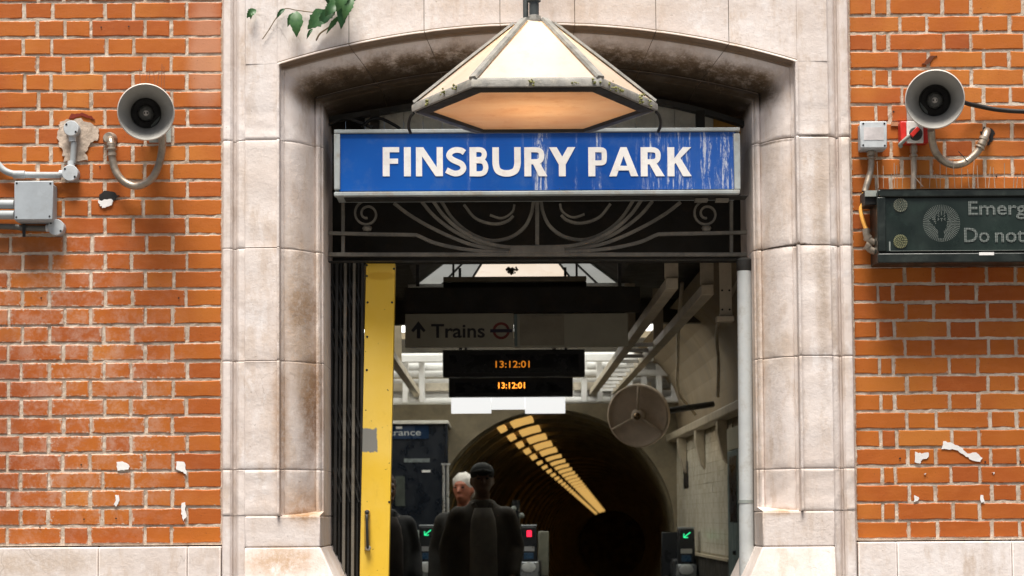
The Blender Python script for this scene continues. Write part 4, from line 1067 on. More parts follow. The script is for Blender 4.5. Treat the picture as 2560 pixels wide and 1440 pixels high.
# inside face of the facade beside and above the opening
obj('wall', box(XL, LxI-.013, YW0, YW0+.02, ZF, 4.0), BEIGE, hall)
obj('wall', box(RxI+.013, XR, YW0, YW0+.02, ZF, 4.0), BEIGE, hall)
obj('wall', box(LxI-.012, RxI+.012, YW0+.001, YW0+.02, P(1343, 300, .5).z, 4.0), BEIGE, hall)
# glazed lantern over the front opening: its far slope is seen through the door
YR = 4.0
c0, c1 = P(1040, 710, YR), P(1548, 710, YR); zr1 = c0.z; top = P(1292, 546, 3.2); yn = 2.5
lan2 = empty('roof_lantern', ((c0.x+c1.x)/2, YR, zr1), 'pyramid roof lantern with fanned glass panes above the hanging signs', 'roof light')
ap = Vector((top.x, 3.2, max(top.z, zr1+.35)))
fr_ = (0, .13, .26, .78, .89, 1.0)
for i in range(5):
    a_, b_ = Vector((c0.x, YR, zr1)).lerp(Vector((c1.x, YR, zr1)), fr_[i]), Vector((c0.x, YR, zr1)).lerp(Vector((c1.x, YR, zr1)), fr_[i+1])
    obj('pane', ([a_, b_, ap], [(0, 1, 2)]), GREYGLASS if i != 2 else OPAL, lan2)  # outer panes greyer and less translucent than the roof glazing
    obj('glazing_bar', tube([a_, ap], .008, 6), DARKIRON if i else GREYEDGE, lan2)
obj('glazing_bar', tube([Vector((c1.x, YR, zr1)), ap], .012, 6), GREYEDGE, lan2)
for q in ([(c0.x, yn, zr1), (c0.x, YR, zr1), ap], [(c1.x, yn, zr1), (c1.x, YR, zr1), ap], [(c0.x, yn, zr1), (c1.x, yn, zr1), ap]):
    obj('boarded_slope', (q, [(0, 1, 2)]), CEIL, lan2)
obj('white_sill', box(c0.x-.05, c1.x+.06, YR-.03, YR-.005, zr1-.022, zr1-.006), WHITEPIPE, lan2)
SK1 = (c0.x, c1.x, yn, YR); ZC1 = zr1
# ceiling as strips round the openings
SK2 = (-1.55, 1.5, 4.99, 8.86)
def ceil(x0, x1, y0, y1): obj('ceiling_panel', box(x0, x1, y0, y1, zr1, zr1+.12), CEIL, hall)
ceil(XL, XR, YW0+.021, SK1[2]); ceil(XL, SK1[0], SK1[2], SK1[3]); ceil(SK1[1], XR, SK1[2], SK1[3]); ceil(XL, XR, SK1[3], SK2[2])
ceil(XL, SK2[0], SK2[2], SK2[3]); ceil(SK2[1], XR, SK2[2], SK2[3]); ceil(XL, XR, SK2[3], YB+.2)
obj('glass_mask_beam', box(XL, XR, 4.88, 4.98, 2.90, zr1-.001), CEIL, hall)  # added beam hiding the bright roof glass behind it
# plain patent glazing over the back opening
pg = empty('roof_glazing', ((SK2[0]+SK2[1])/2, 7.3, ZC+.13), 'patent glazing over the back of the entrance hall', 'roof light')
for k in range(6):
    a = SK2[0]+(SK2[1]-SK2[0])*k/6; b = SK2[0]+(SK2[1]-SK2[0])*(k+1)/6
    obj('pane', ([(a, SK2[2], ZC+.13), (b, SK2[2], ZC+.13), (b, SK2[3], ZC+.22), (a, SK2[3], ZC+.22)], [(0, 1, 2, 3)]), SKYGLASS, pg)
    if k: obj('glazing_bar', tube([(a, SK2[2], ZC+.13), (a, SK2[3], ZC+.22)], .012, 6), DARKIRON, pg)
# back wall with the round tunnel mouth
YT0 = YB; sT = s_at(YT0)
tcx = P(1382, 1330, YT0); tr = 306*sT
n = 48; ring = [(tcx.x+tr*math.cos(math.pi*k/n), tcx.z+tr*math.sin(math.pi*k/n)) for k in range(n+1)]
V, F = [], []
for x, z in ring: V += [(x, YT0, z), (x, YT0, 3.45), (x, YT0+.12, z)]
F = [(k*3, k*3+1, k*3+4, k*3+3) for k in range(n)]+[(k*3, k*3+3, k*3+5, k*3+2) for k in range(n)]
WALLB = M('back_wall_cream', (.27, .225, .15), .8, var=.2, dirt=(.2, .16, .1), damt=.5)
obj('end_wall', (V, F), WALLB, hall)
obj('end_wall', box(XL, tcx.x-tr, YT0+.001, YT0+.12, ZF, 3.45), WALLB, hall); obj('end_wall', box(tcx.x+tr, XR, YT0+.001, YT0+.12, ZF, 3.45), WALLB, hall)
# tiled right-hand wall, ledge and corbels
tile_z0, tile_z1 = 1.30, 2.245
tw = 0; vfs = []
yy = 4.9
while yy < YB-.08:
    z = tile_z0+.012
    while z < tile_z1-.06:
        vfs.append(box(XR-.010+random.uniform(0, .0012), XR-.001, yy+.0015, yy+.0985, z+.0015, z+.0735)); z += .075
    yy += .1
tf = obj('wall_tile', join(*vfs), TILE, hall); tf['kind'] = 'stuff'
obj('grout', box(XR-.0055, XR-.0008, 4.9, YB-.002, tile_z0, tile_z1), M('grout', (.33, .29, .20), .9), hall)
obj('ledge', box(XR-.10, XR-.001, 2.2, YB-.002, tile_z1+.001, tile_z1+.07), BEIGEMETAL, hall, bevel=.012)
for y in (5.15, 6.6, 8.0): obj('corbel', prism([(XR-.012, tile_z1-.30), (XR-.012, tile_z1), (XR-.085, tile_z1), (XR-.085, tile_z1-.08), (XR-.04, tile_z1-.26)], y-.05, y+.05), BEIGEMETAL, hall, bevel=.006)
obj('dado', box(XR-.03, XR-.001, 2.2, YB-.002, ZF+.001, tile_z0-.02), DARKBOARD, hall)
obj('dado_rail', box(XR-.05, XR-.001, 4.9, YB-.002, tile_z0-.019, tile_z0-.002), BEIGEMETAL, hall)
obj('notice', pbox(1694, 1710, 1168, 1230, 7.6, 7.601), INK, hall) if False else obj('notice', box(XR-.013, XR-.0105, 7.85, 8.25, 1.82, 2.05), NAVY, hall)
# blue green service door near the mouth of the hall
sdm = empty('service_door', (XR-.04, 4.3, ZF), 'blue green metal service door beside the cream tiles', 'door')
obj('leaf', box(XR-.05, XR-.006, 3.4, 4.84, ZF+.005, 2.02), GREENDOOR, sdm, bevel=.004)
obj('vision_panel', box(XR-.053, XR-.0505, 4.35, 4.72, 1.55, 1.98), NAVY, sdm)
obj('lintel_panel', box(XR-.05, XR-.006, 3.4, 4.84, 2.025, 2.17), SIGNPALE, sdm)
for z in (1.35, 1.05): obj('knob', lathe([(.016, 0), (.012, .02)], (XR-.05, 4.45, z), ax=(-1, 0, 0), n=12), BLACK, sdm)
# plaster bays above the ledge with rounded haunches
for (ya, yb2) in ((.56, 2.9), (2.901, 5.2), (5.201, 8.85)):
    pts = []
    for k in range(9):
        a = k/8*math.pi/2; pts.append((XR-.002-.42*(1-math.cos(a)), tile_z1+.09+.66*math.sin(a)))
    pts += [(XR-.002, tile_z1+.75)]
    obj('haunch', prism(pts, ya, yb2), BEIGE, hall)

# ceiling frame of metal channels hung on straps
zfm = P(1480, 985, 8.6).z
cf = empty('ceiling_frame', (0, 4.7, zfm), 'beige metal channel frame hung from the hall ceiling on straps', 'ceiling frame')
def xb(pxv, pyv):   # lateral position of a channel that runs straight back at height zfm
    d = P(pxv, pyv, 5.0)-CAM; t = (zfm-CAM.z)/d.z; return CAM.x+d.x*t
for (pa, ya) in (((1480, 985), .9), ((1560, 957), 1.15), ((1050, 995), 2.6)):
    x = xb(*pa); obj('channel', box(x-.028, x+.028, ya, YB-.01, zfm-.02, zfm+.03), BEIGEMETAL, cf, bevel=.003)
    for y in (ya+.03, ya+2.8): obj('strap', box(x-.032, x+.032, y, y+.008, zfm+.031, ZC-.001), BEIGEMETAL, cf)
xr_ = xb(1560, 957); xl_ = xb(1480, 985)
for k in range(11):
    y = 4.0+k*.42; obj('rung', box(xl_+.029, xr_-.029, y, y+.05, zfm+.0, zfm+.02), WHITEPIPE, cf)
hs = P(1815, 790, 1.0); obj('strap', box(hs.x-.028, hs.x+.028, 1.0, 1.012, hs.z, ZC-.001), BEIGEMETAL, cf)
obj('strap_foot', box(hs.x-.045, hs.x+.035, .97, 1.05, hs.z-.028, hs.z-.001), BEIGEMETAL, cf, bevel=.004)
for dx in (-.017, .017):
    for dz in (.03, .12): obj('bolt', lathe([(.005, 0), (.005, .004)], (hs.x+dx, 1.0, hs.z+dz), n=8), BLACK, cf)
# white pipes and trunking on the wall over the tunnel mouth, under the roof glazing
wp = empty('pipe_run', (0, 8.7, 2.7), 'white pipes and trunking crossing above the tunnel mouth', 'pipes')
for (z, r, y) in ((2.66, .035, 8.60), (2.76, .05, 8.66), (2.90, .045, 8.55), (3.00, .03, 8.6), (2.60, .03, 8.45), (2.83, .03, 8.40)):
    obj('pipe', tube([(XL+.02, y, z), (XR-.02, y, z)], r, 12), WHITEPIPE, wp, smooth=True, angle=60)
for x in [xl_-.10+.13*k for k in range(7)]+[-1.0, -.86, -.72]:
    obj('upright', box(x, x+.05, 8.32+random.uniform(0, .1), 8.36+.12, 2.58, 2.99), WHITEPIPE, wp, bevel=.006)
for x0_, x1_ in ((-1.3, -.45), (.62, 1.3)):
    obj('trunking', box(x0_, x1_, 8.50, 8.58, 2.69, 2.76), M('cream_trunking', (.62, .55, .44), .6), wp, bevel=.006); obj('trunking', box(x0_+.1, x1_, 8.2, 8.3, 2.92, 2.98), WHITEPIPE, wp, bevel=.004)

# ------------------------------------------------------------------ direction sign, clocks, white box with added glow
Y1 = 2.15
ds = empty('direction_sign', P(1290, 868, Y1), 'pale hanging direction sign reading Trains with arrow and roundel', 'sign')
obj('panel', pbox(1013, 1284, 783, 868, Y1, Y1+.04), SIGNPALE, ds, bevel=.002)
obj('panel', pbox(1285, 1570, 783, 868, Y1+.003, Y1+.04), SIGNPALE, ds, bevel=.002)
obj('taped_cover', pbox(1300, 1410, 788, 864, Y1-.004, Y1+.002), M('brown_tape', (.27, .245, .185), .4, var=.15), ds, bevel=.001)
obj('tape_edge', pbox(1286, 1293, 785, 866, Y1-.003, Y1+.0025), GREENDOOR, ds)
obj('header', pbox(1013, 1600, 716, 781, Y1-.02, Y1+.06), DARKBOARD, ds)
for xx in (1040, 1545): obj('hanger', pbox(xx, xx+8, 640, 716, Y1+.01, Y1+.02), DARKIRON, ds)
text('lettering', 'Trains', 1078, 1212, 844, 808, Y1-.0005, INK, ds, bold=.018)
arw = lambda *p: [(P(x, y, Y1).x, P(x, y, Y1).z) for x, y in p]
obj('arrow', prism(arw((1042, 846), (1042, 822), (1033, 831), (1028, 826), (1046, 803), (1064, 826), (1059, 831), (1051, 822), (1051, 846)), Y1-.0015, Y1+.0005), INK, ds)
rc = P(1253, 827, Y1); v, f = [], []
for k in range(36):
    a = 6.283185*k/36
    for rr in (.0315, .0455): v.append((rc.x+rr*math.cos(a), Y1-.0012, rc.z+rr*math.sin(a)))
obj('roundel_ring', (v, [(2*k, 2*k+1, (2*k+3) % 72, (2*k+2) % 72) for k in range(36)]), INKRED, ds)
obj('roundel_bar', box(rc.x-.058, rc.x+.058, Y1-.002, Y1, rc.z-.009, rc.z+.009), M('sign_navy', (.03, .025, .05), .5), ds)
def clock(x0, x1, y0, y1, tx0, tx1, ty0, ty1, Y, label, em_):
    o = empty('clock_display', P((x0+x1)/2, y1, Y), label, 'display', 'hanging clock displays')
    obj('case', pbox(x0, x1, y0, y1, Y, Y+.10), BLACK, o, bevel=.004)
    obj('screen', pbox(x0+16, x1-16, y0+12, y1-10, Y-.002, Y-.0002), M('display_glass', (.008, .009, .011), .25), o)
    text('digits', '13:12:01', tx0, tx1, ty1, ty0, Y-.003, em_, o, bold=.006, ext=.0004)
    for xx in (x0+40, x1-50): obj('hanger', box(P(xx, y0, Y).x, P(xx, y0, Y).x+.015, Y+.04, Y+.055, P(xx, y0, Y).z+.001, ZC-.001), DARKIRON, o)
clock(1107, 1462, 873, 942, 1239, 1324, 901, 919, 2.9, 'black clock display with dim orange digits under the Trains sign', emit('led_orange_dim', (1.0, .30, .02), .35))
clock(1122, 1432, 943, 992, 1246, 1312, 955, 971, 4.3, 'black clock display with brighter orange digits above white box', LITSCREEN)
Y2 = 4.75
lb = empty('glowing_white_box', P(1270, 1033, Y2), 'white stepped box with added glow hanging below the clock displays', 'glowing box')  # added glow: stands in for a daylit sign back
obj('glow_panel', pbox(1128, 1228, 992, 1033, Y2, Y2+.06), GLOWWHITE, lb, bevel=.003); obj('glow_panel', pbox(1313, 1413, 992, 1033, Y2, Y2+.06), GLOWWHITE, lb, bevel=.003)
obj('glow_panel', pbox(1229, 1312, 992, 1023, Y2, Y2+.06), GLOWWHITE, lb, bevel=.003)
obj('housing', pbox(1126, 1415, 980, 991, Y2-.005, Y2+.08), GREYEDGE, lb)
for xx in (1150, 1385): obj('hanger', box(P(xx, 985, Y2).x, P(xx, 985, Y2).x+.015, Y2+.03, Y2+.045, P(xx, 981, Y2).z+.001, ZC-.001), DARKIRON, lb)
Y3 = 2.5      # batten fixture under the roof lantern with a roosting pigeon
bt = empty('batten_fixture', P(1288, 712, Y3), 'long pale batten fixture under the roof lantern', 'light fitting')
obj('tray', pbox(1108, 1466, 690, 704, Y3, Y3+.12), BEIGEMETAL, bt, bevel=.003); obj('lip', pbox(1108, 1466, 704.5, 722, Y3+.012, Y3+.11), DARKBOARD, bt)
for xx in (1130, 1440): obj('hanger', box(P(xx, 690, Y3).x, P(xx, 690, Y3).x+.012, Y3+.05, Y3+.062, P(xx, 690, Y3).z, ZC+.4), DARKIRON, bt)
nest = clump(P(1280, 676, Y3+.05), 26, (.018, .012, .008), .010)
tag(obj('bird_nest', nest, M('nest_twigs', (.16, .11, .07), .9)), 'small brown bird nest on the batten fixture', 'nest')

# ------------------------------------------------------------------ wall fan
fc = P(1594, 1040, 5.2); rf = 78*s_at(5.2)
fax = (CAM-fc).normalized()+Vector((-.30, 0, -.12)); fax.normalize()
fan = empty('wall_fan', fc, 'round beige wall fan with hub and three spokes by the plaster wall', 'fan')
FANM = M('fan_cream', (.74, .60, .46), .45, var=.1, dirt=(.40, .30, .2), damt=.3)
dish = lathe([(rf, 0), (rf*.97, -.02), (rf*.80, -.045), (rf*.5, -.06), (.01, -.065)], fc, fax, 44); obj('dish', (dish[0], dish[1][:-2]), FANM, fan, smooth=True)
obj('rim', lathe([(rf*.97, .004), (rf*1.02, 0), (rf*1.02, -.05), (rf*.96, -.07)], fc, fax, 44)[0:1]+(lathe([(rf*.97, .004), (rf*1.02, 0), (rf*1.02, -.05), (rf*.96, -.07)], fc, fax, 44)[1][:-2],), FANM, fan, smooth=True, angle=40)
obj('hub', lathe([(rf*.22, -.05), (rf*.22, .0), (rf*.17, .012), (.004, .02)], fc, fax, 24), FANM, fan, smooth=True, angle=40)
obj('hub_cap', lathe([(rf*.13, .012), (rf*.11, .03), (.003, .036)], fc, fax, 20), M('chrome_brown', (.30, .20, .12), .15, .9), fan, smooth=True)
u_ = fax.cross(Vector((0, 0, 1))).normalized(); w_ = u_.cross(fax)
for ang in (215, 335, 95):
    d = u_*math.cos(R(ang))+w_*math.sin(R(ang)); obj('spoke', tube([fc+d*rf*.15+fax*.0, fc+d*rf*.97+fax*.002], .008, 8), FANM, fan, smooth=True)
obj('mount', tube([fc-fax*.06, Vector((XR-.06, fc.y+.35, fc.z+.10))], .022, 10), DARKIRON, fan, smooth=True)
# sagging cables on the plaster bays
for q_, lb_ in (([(1.36, 2.5, 2.98), (1.30, 3.2, 2.80), (1.34, 3.9, 2.72), (1.42, 4.5, 2.60), (1.46, 4.9, 2.40)], 'thin cable sagging from ceiling down to the ledge'),
                ([(1.08, 3.4, 2.98), (1.14, 4.3, 2.80), (1.22, 5.2, 2.66), (1.30, 6.0, 2.50), (1.46, 6.4, 2.36)], 'cable sagging behind the round wall fan')):
    tag(obj('sagging_cable', tube(smoothpath(q_), .012, 8), BEIGEMETAL, smooth=True), lb_, 'cable')

# ------------------------------------------------------------------ tunnel
tdir = P(1588, 1372, 10)-CAM; tdir.normalize()
TL = 46
def trng(s, r, k, n, dz=0): 
    a = -math.pi/2+2*math.pi*k/n
    c = Vector((tcx.x, YT0+.12, tcx.z))+tdir*s
    return c+Vector((r*math.cos(a), 0, r*math.sin(a)))
tun = empty('tunnel', (tcx.x, YT0+.2, ZF), 'dark round passage tunnel with ribbed cream lining behind the ticket gates', 'tunnel')
V, F = [], []; nk, ns = 40, 40
for i in range(ns+1):
    for k in range(nk+1): V.append(trng(TL*i/ns, tr+.02, k, nk))
F = [(i*(nk+1)+k, i*(nk+1)+k+1, (i+1)*(nk+1)+k+1, (i+1)*(nk+1)+k) for i in range(ns) for k in range(nk)]
obj('lining', (V, F), TUNNEL, tun, smooth=True)
V = []
for i in range(ns+1):
    for k in range(nk+1): V.append(trng(TL*i/ns, tr+.12, k, nk))
obj('outer_casing', (V, F), DARKBOARD, tun)
s = 0.0
while s < 45:
    v = [];
    for k in range(nk+1):
        for rr, ss in ((tr+.02, 0), (tr-.022, .01), (tr-.022, .08), (tr+.02, .09)): v.append(trng(s+ss, rr, k, nk))
    f = [(k*4+j, k*4+j+1, k*4+j+5, k*4+j+4) for k in range(nk) for j in range(3)]
    obj('rib', (v, f), TUNNELRIB, tun, smooth=True, angle=40); s += .62 if s < 8 else 1.3
cend = Vector((tcx.x, YT0+.12, tcx.z))+tdir*TL
obj('end_screen', box(cend.x-1.5, cend.x+1.5, cend.y-.02, cend.y+.05, cend.z-1.3, cend.z+1.4), TUNNEL, tun)
V = []
for i in range(2):
    c_ = Vector((tcx.x, YT0+.121, ZF+.002))+tdir*TL*i; V += [c_-Vector((1.2, 0, 0)), c_+Vector((1.2, 0, 0)), c_+Vector((1.2, 0, -.15)), c_-Vector((1.2, 0, .15))]
obj('passage_floor', (V, [(0, 1, 5, 4), (3, 2, 6, 7), (0, 3, 7, 4), (1, 2, 6, 5), (0, 1, 2, 3), (4, 5, 6, 7)]), DARKBOARD, tun)
# lamps along the crown, set left of the centre line
s = .25
while s < 42:
    for ang, wd_, ln_, lb_ in ((2.03, .07, .28, 'small square amber lamp of the row along tunnel crown'), (1.85, .20, .36, 'broad curved amber lamp of the row along tunnel crown')):
        c = Vector((tcx.x, YT0+.12, tcx.z))+tdir*s; rr = tr-.03; v = []
        dA = wd_/2/rr
        for a in (ang-dA, ang, ang+dA):
            for r2, s2 in ((rr, 0), (rr-.02, ln_), (rr+.025, ln_), (rr+.025, 0)): v.append(c+tdir*s2+Vector((r2*math.cos(a), 0, r2*math.sin(a))))
        f = [(j*4+k, j*4+(k+1) % 4, (j+1)*4+(k+1) % 4, (j+1)*4+k) for j in range(2) for k in range(4)]+[(0,1,2,3), (8,9,10,11)]
        tag(obj('tunnel_lamp', (v, f), TUBELIGHT), lb_, 'lamp', 'small square tunnel lamps' if wd_ < .1 else 'broad tunnel lamps')
    s += 1.32

# ------------------------------------------------------------------ kiosk at the left of the gates
YK = 8.05
kx1 = P(1113, 1200, YK).x
kz = P(1050, 1052, YK).z
ki = empty('ticket_kiosk', (-1.0, YK, ZF), 'dark navy kiosk with pale top edge and entrance sign', 'kiosk')
obj('cabinet', box(XL+.01, kx1, YK, YB-.01, ZF+.003, kz-.03), NAVY, ki, bevel=.006)
obj('top_ledge', box(XL+.01, kx1+.03, YK-.05, YB-.005, kz-.029, kz), M('pale_ledge', (.55, .53, .47), .5), ki, bevel=.004)
obj('entrance_panel', pbox(930, 1072, 1064, 1098, YK-.012, YK-.001), M('deep_blue', (.012, .03, .07), .3), ki)
text('lettering', 'Entrance', 944, 1052, 1089, 1072, YK-.0125, M('pale_ink', (.5, .52, .5), .5), ki, bold=.004, ext=.0006)
obj('poster', pbox(988, 1012, 1190, 1265, YK-.006, YK-.001), SIGNPALE if False else M('dim_poster', (.05, .06, .05), .5), ki)
obj('window_band', pbox(1010, 1074, 1146, 1156, YK-.004, YK-.001), M('band_grey', (.16, .18, .18), .3), ki)  # paler grey strip across the cabinet front
obj('small_label', pbox(1055, 1076, 1175, 1181, YK-.004, YK-.001), PAPER, ki); obj('small_label', pbox(990, 1005, 1066, 1072, YK-.016, YK-.0125), PAPER, ki)
obj('corner_post', tube([(kx1+.012, YK-.02, ZF+.003), (kx1+.012, YK-.02, kz-.03)], .014, 10), NAVY, ki)
pp = empty('steel_barrier_post', P(1117, 1440, 7.4), 'pale steel double post beside the dark kiosk', 'post')
for xx in (1109, 1119): obj('tube', tube([P(xx, 1162, 7.4), Vector((P(xx, 1162, 7.4).x, 7.4, ZF+.002))], .012, 12), STEEL, pp, smooth=True, angle=60)
obj('post_cap', pbox(1103, 1125, 1158, 1163, 7.38, 7.43), STEEL, pp)
tag(obj('counter_shelf', join(pbox(1003, 1062, 1326, 1346, 7.8, 8.03), pbox(1030, 1052, 1352, 1440, 7.82, 8.02)), M('shelf_grey_green', (.35, .40, .37), .5)), 'grey green counter shelf in front of the dark kiosk', 'counter')

# ------------------------------------------------------------------ ticket gates
YGt = 7.0
GATEBODY = M('gate_steel', (.30, .32, .33), .35, .6, var=.15); GATEDARK = M('gate_black', (.02, .022, .025), .35)
def gate(pxc, top, label, lamp, panel=None, arrow=True):
    sg = s_at(YGt); c = P(pxc, top, YGt); hw = 21*sg
    o = empty('ticket_gate', Vector((c.x, YGt, ZF)), label, 'ticket gate', 'ticket gates in a row')
    zt_ = c.z
    z = lambda pyv: P(pxc, pyv, YGt).z
    # leaning display head, pad below, pedestal and long cabinet
    obj('head', prism([(c.x-hw*.95, zt_), (c.x+hw*.95, zt_), (c.x+hw*1.05, z(top+96)), (c.x-hw*1.05, z(top+96))], YGt, YGt+.10), GATEDARK, o, bevel=.012)
    obj('head_trim', prism([(c.x-hw*.98, zt_+.012), (c.x+hw*.98, zt_+.012), (c.x+hw*.98, zt_-.001), (c.x-hw*.98, zt_-.001)], YGt+.002, YGt+.12), GATEBODY, o, bevel=.004)
    obj('silver_band', pbox(pxc-14, pxc+14, top+50, top+62, YGt-.004, YGt-.0005), STEEL, o)
    obj('ticket_slot', pbox(pxc-12, pxc+12, top+66, top+82, YGt-.006, YGt-.0005), M('slot_blue', (.03, .07, .13), .3), o, bevel=.002)
    obj('reader_block', prism([(c.x-hw*1.15, z(top+88)), (c.x+hw*1.15, z(top+88)), (c.x+hw*1.2, z(top+130)), (c.x-hw*1.2, z(top+130))], YGt-.05, YGt+.10), GATEBODY, o, bevel=.01)
    rc_ = P(pxc, top+102, YGt-.05); v = lathe([(.056, 0), (.056, .004), (.048, .006), (.001, .006)], rc_, n=28)
    v = ([Vector((rc_.x+(p.x-rc_.x), p.y, rc_.z+(p.z-rc_.z)*.72)) for p in v[0]], v[1])
    obj('reader_pad', v, M('pad_white', (.66, .68, .68), .4), o, smooth=True, angle=40)
    obj('pedestal', box(c.x-hw*.9, c.x+hw*.9, YGt-.02, YGt+.12, ZF+.002, z(top+131)), GATEDARK, o, bevel=.01)
    obj('cabinet', box(c.x-.10, c.x+.10, YGt+.121, YGt+1.3, ZF+.002, ZF+.98), GATEDARK, o, bevel=.02)
    if lamp is GREENARROW:
        ax_, az_ = c.x+.0, z(top+16); u = .012
        obj('arrow_light', tube([(ax_+.03, YGt-.003, az_+.022), (ax_-.02, YGt-.003, az_-.016)], 0, flat=(.008, .002)), lamp, o)
        obj('arrow_light', tube([(ax_-.02, YGt-.003, az_+.012), (ax_-.022, YGt-.003, az_-.018), (ax_+.012, YGt-.003, az_-.018)], 0, flat=(.008, .002)), lamp, o)
    else: obj('cross_light', pbox(pxc-5, pxc+7, top+10, top+26, YGt-.003, YGt-.0005), lamp, o)
    if panel:
        obj('flap', pbox(*panel, YGt+.35, YGt+.39), panel_mat, o, bevel=.008)
    return o
panel_mat = M('flap_grey_olive', (.20, .20, .155), .4)
gate(1068, 1316, 'ticket gate with green arrow next to the kiosk', GREENARROW)
gate(1322, 1316, 'ticket gate showing a red cross light', REDCROSS, (1346, 1372, 1328, 1440))
panel_mat = GATEDARK
gate(1716, 1322, 'ticket gate with green arrow beside the tiled wall', GREENARROW, (1655, 1696, 1330, 1440))
kp = empty('knobbed_post', P(1290, 1440, 6.4), 'dark slim post with two round knobs behind walking man', 'post')
obj('shaft', tube([P(1290, 1250, 6.4), Vector((P(1290, 1250, 6.4).x, 6.4, ZF+.002))], .03, 12), GATEDARK, kp, smooth=True, angle=60)
for x, y in ((1284, 1272), (1304, 1289)): obj('knob', lathe([(.022, 0), (.022, .02), (.012, .028)], P(x, y, 6.37), n=16), GREYEDGE, kp, smooth=True, angle=40)

# ------------------------------------------------------------------ people
def ell(c, r, n=14, mth=9):
    V, F = [], []
    for i in range(mth+1):
        th = math.pi*i/mth
        for k in range(n):
            a = 6.283185*k/n; V.append(Vector((c[0]+r[0]*math.sin(th)*math.cos(a), c[1]+r[1]*math.sin(th)*math.sin(a), c[2]+r[2]*math.cos(th))))
    F = [(i*n+k, i*n+(k+1) % n, (i+1)*n+(k+1) % n, (i+1)*n+k) for i in range(mth) for k in range(n)]
    return V, F
def limb(pts, rad, n=12):
    a = tube(pts, rad, n); return join(a, *[ell(p, (r, r, r), n, 7) for p, r in zip(pts, rad)])
def stack(secs, n=20):
    """torso: (z, rx, ry, cy) sections"""
    V, F = [], []
    for z, rx, ry, cy in secs:
        V += [Vector((rx*math.copysign(abs(math.cos(a))**.85, math.cos(a)), cy+ry*math.sin(a), z)) for a in [6.283185*k/n for k in range(n)]]
    m_ = len(secs)
    F = [(i*n+k, i*n+(k+1) % n, (i+1)*n+(k+1) % n, (i+1)*n+k) for i in range(m_-1) for k in range(n)]+[tuple(range(n)), tuple(range((m_-1)*n, m_*n))]
    return V, F
def person(px_, headtop, Y, label, heading, jacket, trousers, hair, shirt, skin=SKIN, cap=None, bald=False, grp='people by the ticket gates', lean=0.0):
    base = P(px_, headtop, Y); h = base.z-ZF; k = h/1.75; loc = Vector((base.x, Y, ZF+.002))
    rz = Matrix.Rotation(heading, 3, 'Z')
    root = empty('person', loc, label, 'person', grp)
    def put(name, vf, mat, vox=None, sm=8):
        v = [loc+rz @ (Vector(p)*k) for p in vf[0]]
        o = obj(name, (v, vf[1]), mat, root, smooth=True)
        if vox:
            r_ = o.modifiers.new('remesh', 'REMESH'); r_.mode = 'VOXEL'; r_.voxel_size = vox*k; r_.use_smooth_shade = True
            s_ = o.modifiers.new('smooth', 'SMOOTH'); s_.iterations = sm; s_.factor = .5
        return o
    # figure faces -y; z up, 1.75 m tall
    sh = 1.40
    armL = [(.185, 0, sh-.03), (.235, .02, 1.16), (.20, -.13, .97)]; armR = [(-.185, 0, sh-.03), (-.245, .03, 1.15), (-.235, -.06, .90)]
    legs = [[(s*.095, 0, .93), (s*.105, -.02-.05*s, .50), (s*.11, .03-.10*s, .09)] for s in (-1, 1)]
    body = [stack([(.86, .15, .11, 0), (.95, .165, .115, 0), (1.10, .145, .10, 0), (1.25, .165, .115, 0), (1.38, .175, .11, 0), (1.45, .12, .08, .005), (1.49, .055, .055, .01)]),
            limb([(0, .01, 1.46), (0, -.005, 1.56)], [.056, .052])]
    for a in (armL, armR): body.append(limb(a, [.055, .043, .030]))
    for l in legs:
        body.append(limb(l, [.085, .058, .038])); f = l[2]; body.append(limb([(f[0], f[1]+.03, .04), (f[0]+.01*(1 if f[0] > 0 else -1), f[1]-.15, .03)], [.037, .03]))
    hc_ = (0, -.012, 1.635)
    body += [ell(hc_, (.074, .094, .112), 18, 12), ell((0, -.035, 1.575), (.055, .066, .058), 14, 9), limb([(0, -.105, 1.645), (0, -.125, 1.612)], [.010, .016]),
             ell((.077, .0, 1.625), (.012, .024, .034)), ell((-.077, .0, 1.625), (.012, .024, .034)), ell((0, -.092, 1.668), (.05, .016, .012)), ell((0, -.098, 1.568), (.026, .012, .010))]
    # hands: palm, four fingers, thumb
    for a, s in ((armL, 1), (armR, -1)):
        w = Vector(a[2]); d = (w-Vector(a[1])).normalized(); side = d.cross(Vector((0, -1, 0))).normalized()*s; nrm = d.cross(side)
        pc = w+d*.05; body.append(limb([w, pc, w+d*.085], [.026, .032, .030]))
        for i_, ln_ in enumerate((.062, .074, .070, .054)):
            b0_ = w+d*.085+side*(.027-.018*i_); body.append(limb([b0_, b0_+d*ln_*.5+nrm*.006, b0_+d*ln_*.85+nrm*.024], [.0095, .009, .0075], 8))
        b0_ = w+d*.035+side*.028; body.append(limb([b0_, b0_+d*.03+side*.026, b0_+d*.06+side*.030+nrm*.01], [.012, .010, .009], 8))
    put('body', join(*body), skin, .0095, 5)
    put('trousers', join(stack([(.80, .165, .125, 0), (.90, .18, .13, 0), (1.02, .165, .12, 0), (1.06, .155, .115, 0)]), *[limb([Vector(l[0]), Vector(l[1]), Vector(l[2])+Vector((0, 0, .03))], [.108, .082, .072]) for l in legs]), trousers, .014)
    for l in legs: put('shoe', join(limb([(l[2][0], l[2][1]+.045, .045), (l[2][0], l[2][1]-.05, .045), (l[2][0]*1.05, l[2][1]-.165, .035)], [.045, .046, .036])), BLACK)
    jk = [stack([(.82, .195, .15, 0), (.95, .195, .15, 0), (1.10, .185, .14, 0), (1.25, .195, .145, .005), (1.34, .20, .135, .01), (1.40, .165, .115, .012), (1.45, .12, .09, .012), (1.50, .075, .07, .012)])]
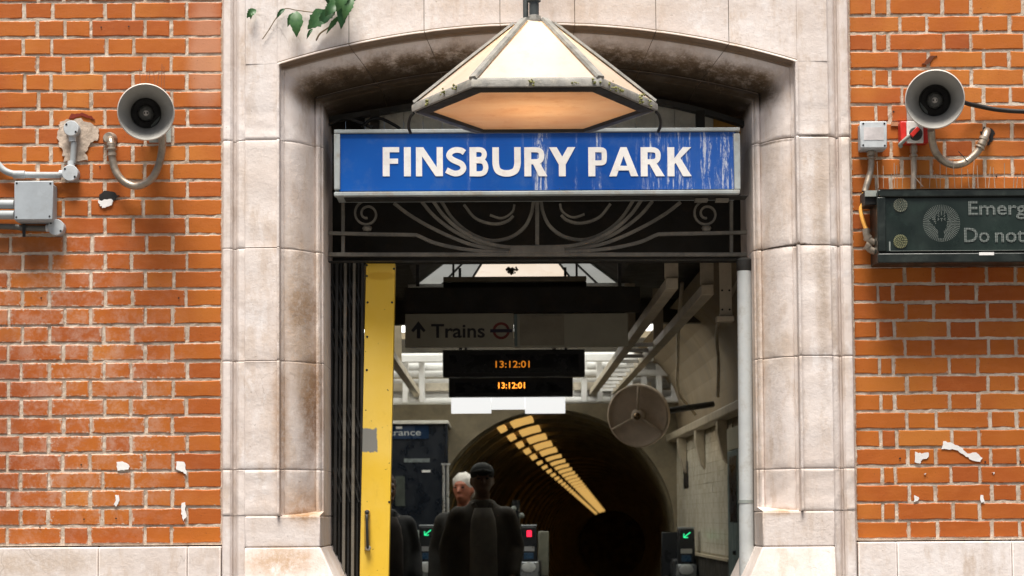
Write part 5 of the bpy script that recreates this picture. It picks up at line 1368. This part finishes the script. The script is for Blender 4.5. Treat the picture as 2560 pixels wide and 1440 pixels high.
    for a, s in ((armL, 1), (armR, -1)):
        w = Vector(a[1]).lerp(Vector(a[2]), .90); jk.append(limb([Vector(a[0])+Vector((-.02*s, 0, 0)), a[1], w], [.085, .068, .052]))
    put('jacket', join(*jk), jacket, .016)
    put('shirt_front', stack([(.90, .10, .03, -.132), (1.10, .095, .03, -.124), (1.25, .095, .03, -.126), (1.36, .085, .028, -.112), (1.44, .06, .02, -.085)]), shirt)
    put('collar', join(limb([(.075, .02, 1.475), (.06, -.055, 1.46), (.035, -.10, 1.40)], [.018, .02, .016]), limb([(-.075, .02, 1.475), (-.06, -.055, 1.46), (-.035, -.10, 1.40)], [.018, .02, .016]), limb([(.075, .02, 1.475), (0, .075, 1.49), (-.075, .02, 1.475)], [.018, .02, .018])), jacket)
    for s in (-1, 1): put('eye', ell((s*.031, -.098, 1.645), (.012, .008, .007)), BLACK)
    if cap:
        put('cap', join(ell((0, -.005, 1.685), (.086, .106, .075), 20, 10), limb([(-.05, -.10, 1.69), (0, -.135, 1.695), (.05, -.10, 1.69)], [.014, .018, .014])), cap)
        put('hair', join(ell((0, .03, 1.63), (.082, .075, .075), 16, 9)), hair)
    else:
        hv = [ell((0, .008, 1.672), (.088, .104, .090), 20, 10), ell((0, .04, 1.62), (.086, .072, .085), 16, 9)]
        for _ in range(26):
            a = random.uniform(0, 6.28); b = random.uniform(.2, 1.5); q = Vector((.085*math.cos(a)*math.sin(b), .02+.10*math.sin(a)*math.sin(b), 1.665+.09*math.cos(b)))
            if q.y < -.05 and q.z < 1.70: continue
            hv.append(ell(q, (.018, .02, .022), 8, 5))
        put('hair', join(*hv), hair, .011, 3)
    return root
JK = lambda n, c: M(n, c, .85, var=.25, scale=10, bump=.4, bscale=30)
person(1205, 1160, 4.9, 'man in dark brown jacket and dark cap walking out past the gates', R(4), JK('jacket_brown', (.055, .045, .033)), JK('trousers_dark', (.035, .03, .025)),
       JK('hair_dark', (.03, .02, .015)), JK('shirt_grey', (.15, .135, .11)), cap=JK('cap_black', (.022, .022, .02)))
person(1159, 1186, 6.1, 'white haired person close behind the man in cap', R(-20), JK('coat_black', (.03, .028, .025)), JK('trousers_black', (.02, .02, .02)),
       JK('hair_white', (.70, .66, .60)), JK('shirt_pale', (.2, .19, .17)), skin=M('ruddy_skin', (.55, .20, .12), .5))
person(962, 1188, 5.1, 'person in black coat half hidden by yellow gate post', R(25), JK('coat_charcoal', (.02, .02, .02)), JK('trousers_charcoal', (.02, .02, .02)), JK('hair_brown', (.05, .03, .02)), JK('shirt_dark', (.05, .04, .035)))
